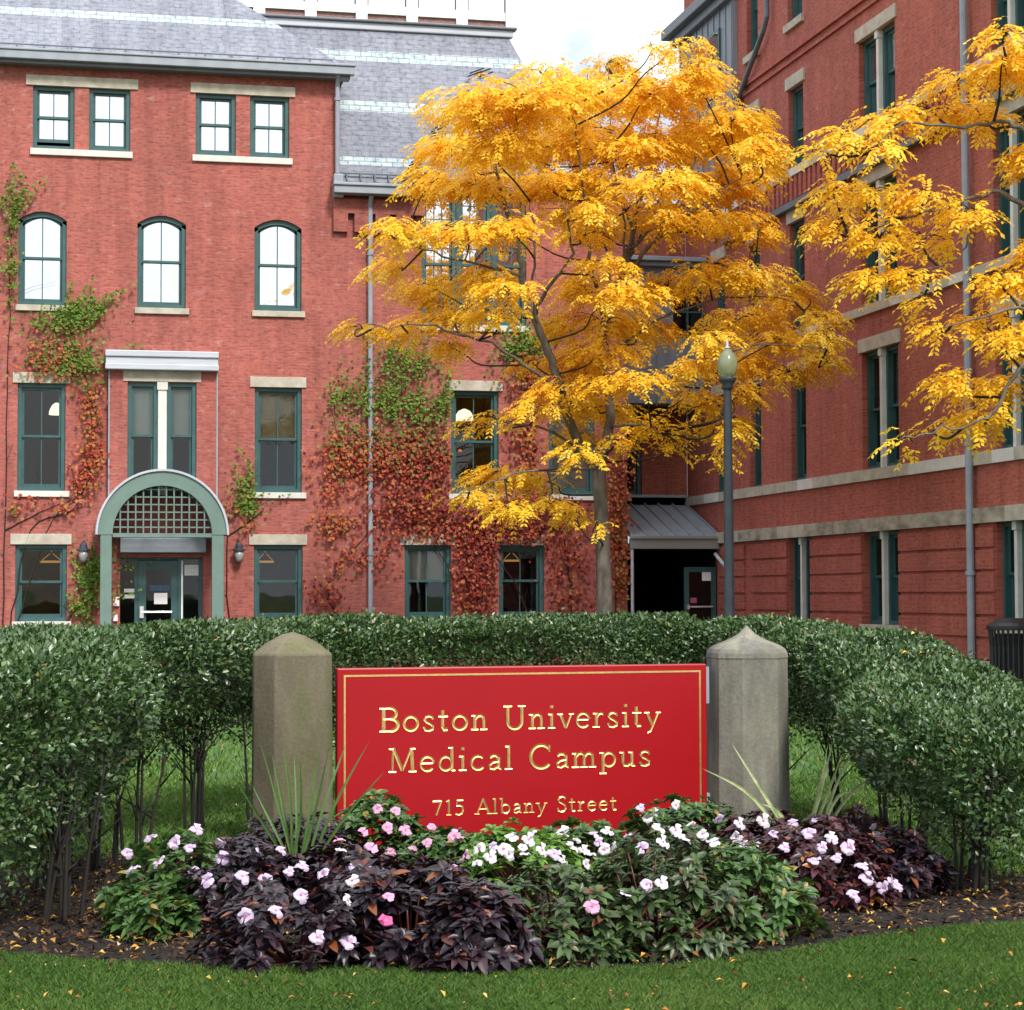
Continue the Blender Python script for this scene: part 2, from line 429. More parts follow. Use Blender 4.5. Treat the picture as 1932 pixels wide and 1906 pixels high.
# ------------------------------------------------------------------ left building
LB = thing('brick_building', 'red brick building with slate mansard roof, arched third floor windows and green arched doorway', 'building', (4, 47, 0))
ZE1, ZE2 = 12.62, 10.25
UC = uL(640, 250); UEND = 12.22; U0 = -14.
ws = []      # (rect, kwargs)
for r_q, kw in [((62, 140.6, 162, 283), dict(gl='glassM', gap=.09)), ((168, 246, 167, 285), dict(gl='glassM')), ((369, 445, 176, 294), dict(gl='glassM')), ((471.6, 546, 183, 299), dict(gl='glassM')),
    ((34.5, 125.6, 399, 573), dict(gl='glassM', rise=.18)), ((259, 350.6, 406, 582), dict(gl='glassM', rise=.18)), ((480, 569, 416, 590.8), dict(gl='glassM', rise=.18)),
    ((32.7, 123.5, 721.7, 923.5), dict(room='room')), ((480.5, 569.5, 729.5, 927), dict(blind='blindT', half=.0)), ((851, 941, 736.7, 934), dict(room='roomw')), ((1035, 1122, 744, 938), dict(gl='glassH', blind='blindG', half=None)),
    ((28.5, 126, 1025, 1172.6), dict(cols=1, room='roomw')), ((478.7, 571, 1028.5, 1171), dict(cols=1, room='roomw')), ((763.3, 851, 1028.5, 1168), dict(blind='blind', half=.0)), ((941, 1026.7, 1030, 1168), dict(room='room'))]:
    ws.append((rL(*r_q), kw))
# same row -> same heights
for row in ((0, 1, 2, 3), (4, 5, 6), (7, 8, 9, 10), (11, 12, 13, 14)):
    zz0 = np.mean([ws[i][0][2] for i in row]); zz1 = np.mean([ws[i][0][3] for i in row])
    for i in row: ws[i] = ((ws[i][0][0], ws[i][0][1], zz0, zz1), ws[i][1])
for i in range(-2, 0):                      # the facade runs on past the picture's left edge
    for src in (4, 7, 11):
        r0, kw = ws[src]; d = 2.55*i
        ws.append(((r0[0]+d, r0[1]+d, r0[2], r0[3]), kw))
big = rL(795, 993, 348, 614)
ent = (uL(204.6, 850), uL(409, 850), zL(306, 701))
pairz = (zL(306, 935), zL(306, 722.4))
holes = [(r[0], r[1], r[2], r[3], kw.get('rise', 0)) for r, kw in ws]
lowh = holes + [(big[0], big[1], big[2], ZE2-.001)] if big[3] > ZE2 else holes + [big]
wm = MB(TL)
WB = .13
entr = (ent[0]+.15, ent[1]-.15, 0., 6.0)
wall(wm, U0, UC, 0, ZE2, [h for h in lowh if h[1] < UC and h[3] <= ZE2] + [entr])
wall(wm, UC, UEND, 0, ZE2, [h for h in lowh if h[0] > UC])
wall(wm, U0, UC, ZE2, ZE1, [h for h in holes if h[2] > ZE2])
wall(wm, UC, UEND, ZE2, ZE2+.05, [(big[0], big[1], ZE2-.001, ZE2+.06)])
# sides and back
for u in (U0, UEND): wm.face([(u, 0, 0), (u, -14, 0), (u, -14, ZE2), (u, 0, ZE2)])
wm.face([(U0, 0, ZE2), (U0, -14, ZE2), (U0, -14, ZE1), (U0, 0, ZE1)]); wm.face([(UC, 0, ZE2), (UC, -2.3, ZE2), (UC, -2.3, ZE1), (UC, 0, ZE1)])
wm.face([(U0, -14, 0), (UEND, -14, 0), (UEND, -14, ZE2), (U0, -14, ZE2)])
# projecting entrance bay with the paired windows
pr_ = (uL(240, 800), uL(370, 800))
pm_ = (uL(297.5, 800), uL(314, 800))
dw = rL(226, 382, 1052, 1190)
dhole = (dw[0], dw[1], 0.0, dw[3])
phole = (pr_[0], pr_[1], pairz[0], pairz[1])
wall(wm, ent[0], ent[1], 0, ent[2], [dhole, phole], dep=.35, w=WB)
for u in ent[:2]: wm.face([(u, 0, 0), (u, WB, 0), (u, WB, ent[2]), (u, 0, ent[2])])
# corbelled band under the eave of the right part
cb0, cb1 = uL(628, 400), uL(800, 400); zc0, zc1, zc2 = zL(690, 378), zL(690, 405), zL(690, 440)
wm.box(cb0, cb1, 0, .12, zc1, zc0)
k = cb0
while k < cb1-.3: wm.box(k, k+.31, 0, .115, zc2, zc1-.001); k += .45
wm.build('wall', M['brickL'], LB, fixn=False)
k = cb0+.31
wh = MB(TL)
while k < cb1-.3: wh.box(k+.02, k+.12, -.1, .02, zc1-.11, zc1-.02); k += .45
wh.build('vent_hole', M['black'], LB)
for (r, kw) in ws: window(LB, TL, *r, **kw)
# paired windows over the entrance with a stone mullion
window(LB, TL, pr_[0], pm_[0], pairz[0], pairz[1], w=WB, cols=1, blind='blindG', half=.03, room='room', split=.52, gl='glass')
window(LB, TL, pm_[1], pr_[1], pairz[0], pairz[1], w=WB, cols=1, blind='blindG', half=.03, room='room', split=.52, gl='glass')
bx(LB, TL, 'mullion', 'sill', pm_[0], pm_[1], WB-.25, WB-.01, pairz[0], pairz[1]-.16)
bx(LB, TL, 'mullion_capital', 'sill', pm_[0]-.02, pm_[1]+.02, WB-.24, WB+.015, pairz[1]-.16, pairz[1])
q = rL(232, 379, 701, 721.5); bx(LB, TL, 'lintel', 'stone', q[0], q[1], WB-.05, WB+.02, q[2], q[3])
q = rL(198, 411, 665, 701)
h = MB(TL)
h.box(q[0], q[1], 0, WB+.2, q[2], q[2]+.12); h.box(q[0]+.01, q[1]-.01, 0, WB+.14, q[2]+.12, q[2]+.27)
h.prism([(q[0], q[2]+.27), (q[1], q[2]+.27), (q[1], q[3]), (q[0], q[3])], 0, WB+.18)
h.build('metal_hood', M['metalL'], LB, bevel=.015)
bx(LB, TL, 'corner_strip', 'metal', ent[0]-.012, ent[0]+.02, WB-.02, WB+.012, 2.6, ent[2]-.01)
bx(LB, TL, 'corner_strip', 'metal', ent[1]-.02, ent[1]+.012, WB-.02, WB+.012, 2.6, ent[2]-.01)
# tall tripartite window in the tree's shadow
bw = (big[1]-big[0])
for k in range(3):
    window(LB, TL, big[0]+bw*k/3+(.03 if k else 0), big[0]+bw*(k+1)/3, big[2], big[3], cols=3, vnt=4, gl='glassM', split=.42, blind='blindG', half=.3)
for k in (1, 2): bx(LB, TL, 'mullion', 'green', big[0]+bw*k/3, big[0]+bw*k/3+.03, -.18, -.03, big[2], big[3])
# lintels and sills
for r_q, dz in [((49, 261, 143, 166), 0), ((359.5, 557, 160, 180), 0)]:
    q = rL(*r_q); bx(LB, TL, 'lintel', 'stone', q[0], q[1], -.05, .035, ws[0][0][3]-.003, ws[0][0][3]+.21)
for x0, x1 in ((57, 250), (363, 551.6)):
    bx(LB, TL, 'sill', 'sill', uL(x0, 295), uL(x1, 295), -.2, .06, ws[0][0][2]-.13, ws[0][0][2]+.003)
for i in (4, 5, 6): r = ws[i][0]; bx(LB, TL, 'sill', 'stone', r[0]-.05, r[1]+.07, -.2, .06, r[2]-.12, r[2]+.003)
for i in [7, 8, 9, 10, 11, 12, 13, 14]+list(range(15, len(ws))):
    r, kw = ws[i]
    if kw.get('rise'): bx(LB, TL, 'sill', 'stone', r[0]-.05, r[1]+.07, -.2, .06, r[2]-.12, r[2]+.003); continue
    bx(LB, TL, 'lintel', 'stone', r[0]-.10, r[1]+.09, -.05, .035, r[3]-.003, r[3]+.215)
    bx(LB, TL, 'sill', 'sill', r[0]-.06, r[1]+.09, -.2, .06, r[2]-.12, r[2]+.003)
bx(LB, TL, 'sill', 'sill', big[0]-.05, big[1]+.05, -.2, .06, big[2]-.13, big[2]+.003)
# roofs
YM = 45.95; zt = atY(600, 48, YM)[2]
def pl(y, x=690):                           # point on the mansard slope seen at picture height y
    lo, hi = 0., 1.
    A = np.array([0, 43.95, ZE2+.12]); B = np.array([0, YM, zt])
    d = ray(x, y); n = np.cross(B-A, [1, 0, 0]); t = np.dot(A-CAM, n)/np.dot(d, n)
    P = CAM+d*t; return P[1], P[2]
rf = MB()
cut = [(43.95, ZE2+.12), pl(355), pl(340), pl(312), pl(297), pl(211), pl(190), pl(116), pl(96), (YM, zt)]
cut = [cut[0]]+sorted(cut[1:-1], key=lambda q: q[1])+[cut[-1]]
XT = atY(957, 55, YM)[0]; XB = XT+1.55
def xr(z): return XB+(XT-XB)*(z-cut[0][1])/(zt-cut[0][1])
for k in range(len(cut)-1):
    (y0, z0), (y1, z1) = cut[k], cut[k+1]
    xl = UC+.01 if z0 < ZE1+.6 else U0
    rf.face([(xl, y0, z0), (xr(z0), y0, z0), (xr(z1), y1, z1), (xl, y1, z1)], 1 if k in (3, 5, 7) else 0)
rf.face([(XB, 43.95, cut[0][1]), (XB, 58, cut[0][1]), (XT, 58, zt), (XT, YM, zt)], 0)
rf.face([(U0, YM, zt), (XT, YM, zt), (XT, 58, zt), (U0, 58, zt)], 0)
roof = rf.build('mansard_roof', [M['slate'], M['band']], LB, fixn=False)
# hipped slate roof over the taller left part
EX, EY, EZ = UC+.2, 43.72, ZE1+.1
HX, HY, HZ = UC-2.1, 46.1, ZE1+2.2
hp = MB()
def hq(t): return (EX+(HX-EX)*t, EY+(HY-EY)*t, EZ+(HZ-EZ)*t)
ts = [0, .55, .66, 1]
for k in range(3):
    A, B = hq(ts[k]), hq(ts[k+1]); hp.face([(U0, A[1], A[2]), A, B, (U0, B[1], B[2])], 1 if k == 1 else 0)
hp.face([hq(0), (EX, 46.2, EZ), hq(1)], 0)
hp.build('hipped_roof', [M['slate'], M['band']], LB, fixn=False)
def railrun(z_off, t, nm):
    A = hq(t); b = MB()
    b.tube([(U0, A[1]-.05, A[2]+.07), (A[0]-.2, A[1]-.05, A[2]+.07)], .016, 5)
    x = -3.
    while x < A[0]-.3: b.box(x, x+.03, A[1]-.06, A[1]+.05, A[2]-.02, A[2]+.075); x += .55
    b.build(nm, M['metalD'], LB)
railrun(0, .07, 'snow_guard')
g = MB()
g.box(U0, EX+.08, 43.60, 43.80, ZE1-.03, ZE1+.14); g.box(U0, EX+.1, 43.57, 43.82, ZE1+.14, ZE1+.19)
g.build('gutter', M['metal'], LB, bevel=.012)
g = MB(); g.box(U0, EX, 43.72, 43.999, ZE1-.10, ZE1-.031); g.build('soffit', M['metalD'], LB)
gx0, gx1 = uL(626, 360), uL(769, 360)
g = MB(); z = zL(690, 372)
g.box(gx0, gx1, 43.58, 43.90, z, z+.16); g.box(gx0-.02, gx1+.02, 43.54, 43.92, z+.16, z+.22)
g.build('gutter', M['metal'], LB, bevel=.012)
g = MB(); g.tube([(gx0+.15, 43.95, ZE2+.30), (gx1-.1, 43.95, ZE2+.30)], .02, 5)
x = gx0+.3
while x < gx1-.2: g.box(x, x+.03, 43.93, 44.05, ZE2+.15, ZE2+.32); x += .3
g.build('snow_guard', M['metalD'], LB)
# ridge flashing with its dark line
g = MB(); g.box(U0, XT+.12, YM-.10, YM+.1, zt-.06, zt+.10); g.build('ridge_flashing', M['metalL'], LB, bevel=.02)
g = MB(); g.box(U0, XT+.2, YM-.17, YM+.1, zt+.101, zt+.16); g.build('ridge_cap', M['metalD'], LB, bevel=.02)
g = MB(); g.box(U0, XT-.1, YM+.3, YM+3, zt+.16, zt+.24); g.build('roof_parapet', M['panel'], LB)
# gabled dormer over the tall window
ap = atY(905, 128, 45.35); gl_, gr_ = uL(757, 345), uL(1052, 360)
g = MB()
zg = ZE2+.06
g.face([(gl_, 43.9, zg), (gr_, 43.9, zg), (ap[0], 45.35, ap[2])], 0)
g.face([(gl_, 43.9, zg), (ap[0], 45.35, ap[2]), (ap[0], 47.3, ap[2]), (gl_, 46.2, zg)], 0)
g.face([(gr_, 43.9, zg), (gr_, 46.2, zg), (ap[0], 47.3, ap[2]), (ap[0], 45.35, ap[2])], 0)
g.build('dormer_roof', M['slate'], LB, fixn=False)
g = MB()                                    # barred hip flashing, as a row of short rods
for side, e in ((gl_, 1), (gr_, -1)):
    for t in np.arange(.03, .97, .028):
        if .28 < (t % .5) < .40: continue
        P = np.array([side, 43.9, zg])*(1-t)+ap*t
        g.tube([P+np.array([-.16, -.06, -.03]), P+np.array([.16, -.06, .10])], .016, 5)
g.build('hip_guard', M['blackp'], LB)
# dormer end block of the gutter
g = MB(); g.box(gx1+.021, gx1+.14, 43.5, 43.9, z+.02, z+.36); g.box(gx1+.141, gx1+.3, 43.6, 43.95, z+.1, z+.5); g.build('gutter_end', M['blackp'], LB, bevel=.02)
# downpipes
def pipe(bld, pts, r=.055, brackets=(), mt='metal', axis=0):
    b = MB(); b.tube(pts, r, 10)
    for P in brackets: b.tube([(P[0], P[1], P[2]-.035), (P[0], P[1], P[2]+.035)], r*1.35, 10)
    return b.build('downpipe', M[mt], bld, smooth=False)
xd = uL(697.5, 700)
pipe(LB, [(xd, 43.75, z), (xd, 43.9, z-.25), (xd, 43.9, 0)], .052, [(xd, 43.9, zL(697, y)) for y in (480, 720, 905, 1045)])
xd2 = uL(635, 250)
pipe(LB, [(xd2, 43.72, ZE1), (xd2, 43.86, ZE1-.25), (xd2, 43.86, zL(635, 330))], .05, [(xd2, 43.86, zL(635, 190))])
g = MB(); g.box(xd2-.09, xd2+.12, 43.74, 43.98, zL(635, 376), zL(635, 332)); g.build('leader_head', M['metal'], LB, bevel=.02)

# ------------------------------------------------------------------ entrance of the left building
Yc = 42.85
ac = atY(306, 1009, Yc); RO = (atY(432, 1009, Yc)[0]-atY(180, 1009, Yc)[0])/2
cx = (atY(432, 1009, Yc)[0]+atY(180, 1009, Yc)[0])/2; cz = ac[2]; RI = RO*94/126
CAN = thing('entrance_canopy', 'aged green barrel arch canopy on square posts framing the left building doorway', 'canopy', (cx, Yc, 0))
def ring(b, ro, ri, y0, y1, n=40, a0=0., a1=math.pi):
    for k in range(n):
        t = [a0+(a1-a0)*k/n, a0+(a1-a0)*(k+1)/n]
        P = [(cx+r*math.cos(q), cz+r*math.sin(q)) for q in t for r in (ri, ro)]
        b.face([(P[0][0], y0, P[0][1]), (P[1][0], y0, P[1][1]), (P[3][0], y0, P[3][1]), (P[2][0], y0, P[2][1])])
        b.face([(P[0][0], y1, P[0][1]), (P[1][0], y1, P[1][1]), (P[3][0], y1, P[3][1]), (P[2][0], y1, P[2][1])])
        for i in (0, 1): b.face([(P[i][0], y0, P[i][1]), (P[i+2][0], y0, P[i+2][1]), (P[i+2][0], y1, P[i+2][1]), (P[i][0], y1, P[i][1])])
b = MB(); ring(b, RO-.05, RI, Yc, Yc+.16); b.build('arch', M['greenL'], CAN)
b = MB(); ring(b, RO, RO-.045, Yc-.04, 43.86); b.build('barrel_roof', M['metalL'], CAN)
b = MB(); ring(b, RI+.06, RI+.03, Yc+.16, 43.86); b.build('barrel_lining', M['greenL'], CAN)
b = MB()
sp = RI*2/13.
for k in range(1, 13):
    x = cx-RI+sp*k; hh = math.sqrt(max(RI*RI-(x-cx)**2, 0)); b.box(x-.014, x+.014, Yc+.06, Yc+.085, cz, cz+hh)
for k in range(1, 7):
    zq = sp*k; ww = math.sqrt(max(RI*RI-zq*zq, 0)); b.box(cx-ww, cx+ww, Yc+.087, Yc+.11, cz+zq-.014, cz+zq+.014)
b.build('lattice', M['greenL'], CAN)
b = MB(); b.box(cx-RI+.001, cx+RI-.001, Yc+.03, Yc+.13, cz-.05, cz+.03); b.build('tie_bar', M['greenL'], CAN)
for x0, x1 in ((189, 210.6), (400, 422.4)):
    xa, xb = atY(x0, 1100, Yc)[0], atY(x1, 1100, Yc)[0]
    b = MB(); b.box(xa, xb, Yc+.012, Yc+.2, 0, cz-.004); b.build('post', M['greenL'], CAN, bevel=.01)
    b = MB(); b.box(xa+.02, xb-.02, Yc+.2, 43.86, cz-.14, cz-.02); b.build('side_beam', M['greenL'], CAN)
YB = 44-WB
q = [atY(x, y, YB) for x, y in ((226, 1043), (387, 1043), (226, 1013), (387, 1013))]
b = MB(); b.box(q[0][0], q[1][0], YB-.32, YB-.002, q[0][2], q[2][2]-.03); b.box(q[0][0]+.02, q[1][0]-.02, YB-.28, YB-.004, q[2][2]-.03, q[2][2]); b.build('door_hood', M['metal'], LB, bevel=.015)
Yd = YB+.2
def eD(x0, x1, y0, y1):
    A, B = atY(x0, y1, Yd), atY(x1, y0, Yd); return A[0], B[0], A[2], B[2]
DF = MB()
e0 = (dhole[0], dhole[1], 0, dhole[3])
zh = eD(226, 382, 1056, 1190)[3]
jambs = [eD(226, 231.4, 0, 1)[:2], eD(258.5, 264, 0, 1)[:2], eD(339, 347.8, 0, 1)[:2], eD(377.6, 382, 0, 1)[:2]]
jambs[0] = (e0[0], jambs[0][1]); jambs[3] = (jambs[3][0], e0[1])
for j0, j1 in jambs: DF.box(j0, j1, Yd-.03, Yd+.06, 0, zh)
DF.box(e0[0], e0[1], Yd-.04, Yd+.06, zh, zh+.11)
o = DF.build('door_frame', M['green'], LB)
b = MB(); b.box(e0[0], e0[1], Yd-.02, Yd+.04, zh+.111, e0[3]); b.build('transom_panel', M['blackp'], LB)
b = MB()
for j in (0, 2): b.face([(jambs[j][1], Yd, 0), (jambs[j+1][0], Yd, 0), (jambs[j+1][0], Yd, zh), (jambs[j][1], Yd, zh)])
b.build('sidelight', M['glass'], LB, fixn=False)
dx0, dx1 = jambs[1][1]+.005, jambs[2][0]-.005
b = MB(); s_ = .17
b.box(dx0, dx0+s_, Yd-.02, Yd+.03, .02, zh-.02); b.box(dx1-.13, dx1, Yd-.02, Yd+.03, .02, zh-.02)
b.box(dx0+s_, dx1-.13, Yd-.02, Yd+.03, zh-.2, zh-.02); b.box(dx0+s_, dx1-.13, Yd-.02, Yd+.03, .02, .3)
DR = b.build('door', M['green'], LB)
b = MB(); b.face([(dx0+s_, Yd, .3), (dx1-.13, Yd, .3), (dx1-.13, Yd, zh-.2), (dx0+s_, Yd, zh-.2)]); b.build('door_glass', M['glass'], DR, fixn=False)
pz = atY(300, 1155, Yd-.08)[2]
b = MB(); b.tube([(dx0+.08, Yd-.08, pz), (dx1-.12, Yd-.08, pz)], .022, 8); b.box(dx0+.04, dx0+.12, Yd-.09, Yd-.021, pz-.12, pz+.12); b.build('push_bar', M['steel'], DR)
q = eD(341.5, 345, 1058, 1180); b = MB(); b.box(q[0], q[1], Yd-.05, Yd-.031, 0.3, q[3]); b.build('door_edge_strip', M['white'], LB)
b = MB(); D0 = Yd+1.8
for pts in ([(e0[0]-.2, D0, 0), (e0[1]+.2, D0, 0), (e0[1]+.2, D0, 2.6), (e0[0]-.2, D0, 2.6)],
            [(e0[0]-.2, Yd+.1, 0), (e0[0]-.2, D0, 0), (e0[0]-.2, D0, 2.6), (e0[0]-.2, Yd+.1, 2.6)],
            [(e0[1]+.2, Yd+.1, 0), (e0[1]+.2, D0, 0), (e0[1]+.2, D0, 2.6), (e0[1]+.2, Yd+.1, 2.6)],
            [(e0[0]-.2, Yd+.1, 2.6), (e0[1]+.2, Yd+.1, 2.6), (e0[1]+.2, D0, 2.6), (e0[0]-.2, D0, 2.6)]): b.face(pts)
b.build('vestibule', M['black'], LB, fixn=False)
def notice(label, q, Yq, lines=2, name='paper_notice'):
    b = MB(); b.box(q[0], q[1], Yq-.004, Yq, q[2], q[3], 0)
    h_ = (q[3]-q[2])
    for k in range(lines):
        zz = q[3]-h_*(.28+.44*k/max(lines-1, 1)); b.box(q[0]+.15*(q[1]-q[0]), q[1]-.15*(q[1]-q[0]), Yq-.007, Yq-.0045, zz-h_*.06, zz+h_*.06, 1)
    tag(b.build(name, [M['paper'], M['blindG']]), label, 'notice')
notice('white paper notice high on the glass beside the arched doorway door', eD(348, 375, 1066, 1086), Yd-.004)
notice('white paper notice in the middle of the arched doorway door glass', eD(290.6, 315.7, 1119, 1140), Yd-.004, 1)
def smallsign(label, q, Yq, mt):
    b = MB(); h_ = q[3]-q[2]
    b.box(q[0], q[1], Yq-.004, Yq, q[2]+h_*.62, q[3]); b.box(q[0]+.01, q[1], Yq-.004, Yq, q[2], q[2]+h_*.4); tag(b.build('door_sign', M[mt]), label, 'sign')
smallsign('two line grey lettering plate on the dark glass left of the arched doorway door', eD(234, 255, 1111, 1129), Yd-.004, 'blindG')
bluem = pm('blue decal', (.03, .10, .19), .5, .7, 30)
q = eD(283, 320, 1104, 1115); b = MB(); b.box(q[0], q[1], Yd-.004, Yd-.001, q[2], q[3]); tag(b.build('door_decal', bluem), 'blue decal above the paper on the arched doorway door', 'decal')
for (x0, x1, y0, y1, lb) in ((210.5, 222, 1126.6, 1143.7, 'upper white intercom box on brick left of the arched doorway'), (210.5, 219, 1160, 1172, 'lower smaller white box on brick left of the arched doorway')):
    A, B = atY(x0+3, y1, YB-.06), atY(x1+3, y0, YB-.06)
    b = MB(); b.box(A[0], B[0], YB-.07, YB-.001, A[2], B[2]); b.box(A[0]+.03, B[0]-.03, YB-.076, YB-.0701, A[2]+.03, A[2]+.06); tag(b.build('intercom_box', M['white'], bevel=.01), lb, 'intercom')
for x, lb in ((157.5, 'dark wall lantern left of the green arched doorway'), (451, 'dark wall lantern right of the green arched doorway')):
    P = atY(x, 1042, 43.82); L = thing('wall_lantern', lb, 'lantern', P, 'wall lanterns flanking the doorway')
    b = MB(); b.box(P[0]-.05, P[0]+.05, 43.95, 43.999, P[2]-.14, P[2]+.1); b.tube([(P[0], 43.95, P[2]+.02), (P[0], 43.87, P[2]+.06), (P[0], 43.82, P[2]+.02)], .014, 6); b.build('wall_bracket', M['pole'], L)
    b = MB(); b.lathe((P[0], P[1], P[2]), [(.03, .23), (.03, .21), (.075, .15), (.085, .08), (.13, .06), (.135, .03), (.10, .02)][::-1], 12); b.build('lantern_cap', M['pole'], L, smooth=False)
    b = MB(); b.lathe((P[0], P[1], P[2]), [(.03, -.21), (.075, -.16), (.095, -.08), (.098, .019)], 12); b.build('lantern_glass', pm('frosted lantern glass', (.35, .35, .36), .25, .1, 4), L, smooth=True)

# pendant lamps inside
def pend(x, y, r, lb, Y=44.75, mt='lamp'):
    P = atY(x, y, Y); L = thing('pendant_lamp', lb, 'lamp', P, 'pendant lamps behind the windows')
    b = MB()
    if mt == 'lamp': b.lathe(P, [(r, -.12), (r*.95, -.04), (r*.6, .08), (.03, .13)], 14)
    else: b.lathe(P, [(r*.9, -.022), (r, 0), (r*.85, .022)], 14, sq=.6)
    b.build('lamp_shade', M[mt], L, smooth=True)
    b = MB()
    if mt == 'lamp': b.tube([(P[0], P[1], P[2]+.13), (P[0], P[1], P[2]+.55)], .008, 5)
    else:
        for s in (-1, 1): b.tube([(P[0]+s*r*.8, P[1], P[2]+.03), (P[0]+s*.03, P[1], P[2]+.17)], .007, 5)
        b.tube([(P[0], P[1], P[2]+.2), (P[0], P[1], P[2]+.4)], .01, 5)
    b.build('lamp_rod', M['blackp'] if mt == 'lamp' else M['lampO'], L)
pend(107, 772, .16, 'lit cream pendant shade in the second floor window left of the entrance')
pend(876, 783, .22, 'lit cream pendant shade in the second floor window left of the tree', 44.6)
pend(97, 1060, .24, 'amber ceiling fitting in the ground floor window left of the arched doorway', 44.9, 'lampO')
pend(500, 1060, .2, 'amber ceiling fitting in the ground floor window right of the arched doorway', 44.9, 'lampO')
pend(965, 1058, .2, 'amber ceiling fitting in the ivy framed ground floor window left of the tree trunk', 44.9, 'lampO')

# ------------------------------------------------------------------ right building (plane X = 14.3)
RB = thing('brick_building', 'dark red brick building on the right with stone belts and narrow paired windows', 'building', (17, 38, 0))
XR = 14.3
def uR(x, y): return -atX(x, y, XR)[1]
ZP, ZB0, ZB0t, ZB1, ZB1t = .52, 2.68, 2.92, 3.60, 3.80
Z1t, Z2b, Z2t, Z3b, Z3t, ZS = 5.93, 6.75, 8.93, 10.0, 11.62, 10.0
cols_ = {'a': (uR(1347, 700), uR(1369, 700)), 'b': (uR(1415, 800), uR(1436, 800)), 'c': (uR(1493, 800), uR(1521, 800)), 'd': (uR(1627, 780), uR(1696, 780)), 'e': (uR(1880, 800), uR(1945, 800))}
cols_['f'] = (cols_['e'][1]+2.2, cols_['e'][1]+3.8)
rw = []
Z1b = ZB1t
for c in 'abcdef':
    u0, u1 = cols_[c]
    if c == 'a': rows = [(Z1b, Z1t), (Z2b, Z2t)]
    else: rows = [(Z1b, Z1t), (Z2b, Z2t), (Z3b, Z3t), (12.93, 14.9)]
    for z0, z1 in rows:
        if c in 'de': mid = (u0+u1)/2; rw.append((u0, u1, z0, z1, 'pair'))
        else: rw.append((u0, u1, z0, z1, 'single'))
g0 = [(uR(1489, 1090), uR(1532, 1090)), (uR(1631, 1090), uR(1699, 1090)), (uR(1881, 1080), uR(1950, 1080)), (cols_['f'][0], cols_['f'][1])]
for u0, u1 in g0: rw.append((u0, u1, 1.03, ZB0, 'pair'))
UF, UN = -46.3, -17.
wm = MB(TR)
wall(wm, UF, UN, 0, 18., [q[:4] for q in rw], dep=.3)
wm.face([(UN, 0, 0), (UN, -14, 0), (UN, -14, 18), (UN, 0, 18)]); wm.face([(UF, 0, 0), (UF, -14, 0), (UF, -14, 18), (UF, 0, 18)])
wm.face([(UF, 0, 18), (UN, 0, 18), (UN, -14, 18), (UF, -14, 18)])
# dentils under the string course, and the raised panels they cut
zd1, zd0 = ZS-.17, 9.35
u = UF+2.2
while u < UN: wm.box(u, u+.14, 0, .05, zd0+.02, zd1-.01); u += .26
# brick strings high up
wm.box(UF, UN, 0, .06, 12.30, 12.38); wm.box(UF, UN, 0, .05, 12.12, 12.17)
# channelled ground floor
edges = [(-43.8, -43.2)]
segs = []; x = -43.9
for u0, u1 in g0: segs.append((x, u0-.02)); x = u1+.02
segs.append((x, UN))
nb = 6; hb = (ZB0-ZP-.05)/nb
for s0, s1 in segs:
    if s0 < -42 and s1 > -41: s1c = [(s0, -42.15), (-41.75, s1)]
    else: s1c = [(s0, s1)]
    for c0, c1 in s1c:
        for k in range(nb): wm.box(c0, c1, 0, .05, ZP+k*hb+.03, ZP+(k+1)*hb-.02)
wm.build('wall', M['brickR'], RB, fixn=True)
bx(RB, TR, 'plinth', 'stone', UF, UN, -.02, .09, 0, ZP)
def blocks(name, mt, z0, z1, w1, u_a, u_b, ln, skip=()):
    b = MB(TR); u = u_a
    while u < u_b:
        l = ln*rng.uniform(.75, 1.3); b.box(u, min(u+l, u_b)-.006, -.02, w1+rng.uniform(0, .008), z0, z1, int(rng.random() < .35)); u += l
    return b.build(name, [M[mt], M['sill'] if mt == 'stone' else M['stone']], RB)
blocks('belt_course', 'stoneB', ZB0, ZB0t, .10, -43.85, UN, 1.3)
blocks('sill_course', 'stone', ZB1, ZB1t, .06, UF, UN, .9)
blocks('sill_course', 'stone', ZS-.16, ZS, .06, UF+2, UN, 1.0)
blocks('sill_course', 'stone', Z2b-.16, Z2b, .06, UF+2, UN, 1.0)
b = MB(TR); b.box(UF+3, UN, 0, .16, 9.17, 9.27); b.box(UF+3, UN, 0, .10, 9.271, 9.33); b.build('cornice', M['metalD'], RB)
for (u0, u1, z0, z1, kd) in rw:
    low = z1 <= ZB0
    gl = 'glass' if z1 < 7 else ('glassH' if z1 < 11 else 'glassM')
    kw = dict(cols=1, gl=gl, rec=.13, fw=.07, room='room', split=.5)
    if z1 > 5: kw.update(blind='blindG', half=.25 if z1 < 7 else .0)
    if kd == 'pair':
        mw = .10; mid = (u0+u1)/2
        window(RB, TR, u0, mid-mw/2, z0, z1, **kw); window(RB, TR, mid+mw/2, u1, z0, z1, **kw)
        bx(RB, TR, 'mullion', 'sill', mid-mw/2, mid+mw/2, -.26, -.015, z0, z1-.14)
        bx(RB, TR, 'mullion_capital', 'sill', mid-mw/2-.02, mid+mw/2+.02, -.25, .01, z1-.14, z1)
    else: window(RB, TR, u0, u1, z0, z1, **kw)
    if not low: bx(RB, TR, 'lintel', 'stone', u0-.1, u1+.1, -.05, .04, z1-.003, z1+.24)
    else: bx(RB, TR, 'sill', 'stone', u0-.08, u1+.08, -.2, .08, z0-.13, z0)
    if z0 > 12: bx(RB, TR, 'sill', 'stone', u0-.1, u1+.1, -.2, .07, z0-.15, z0)
up = uR(1838, 600)
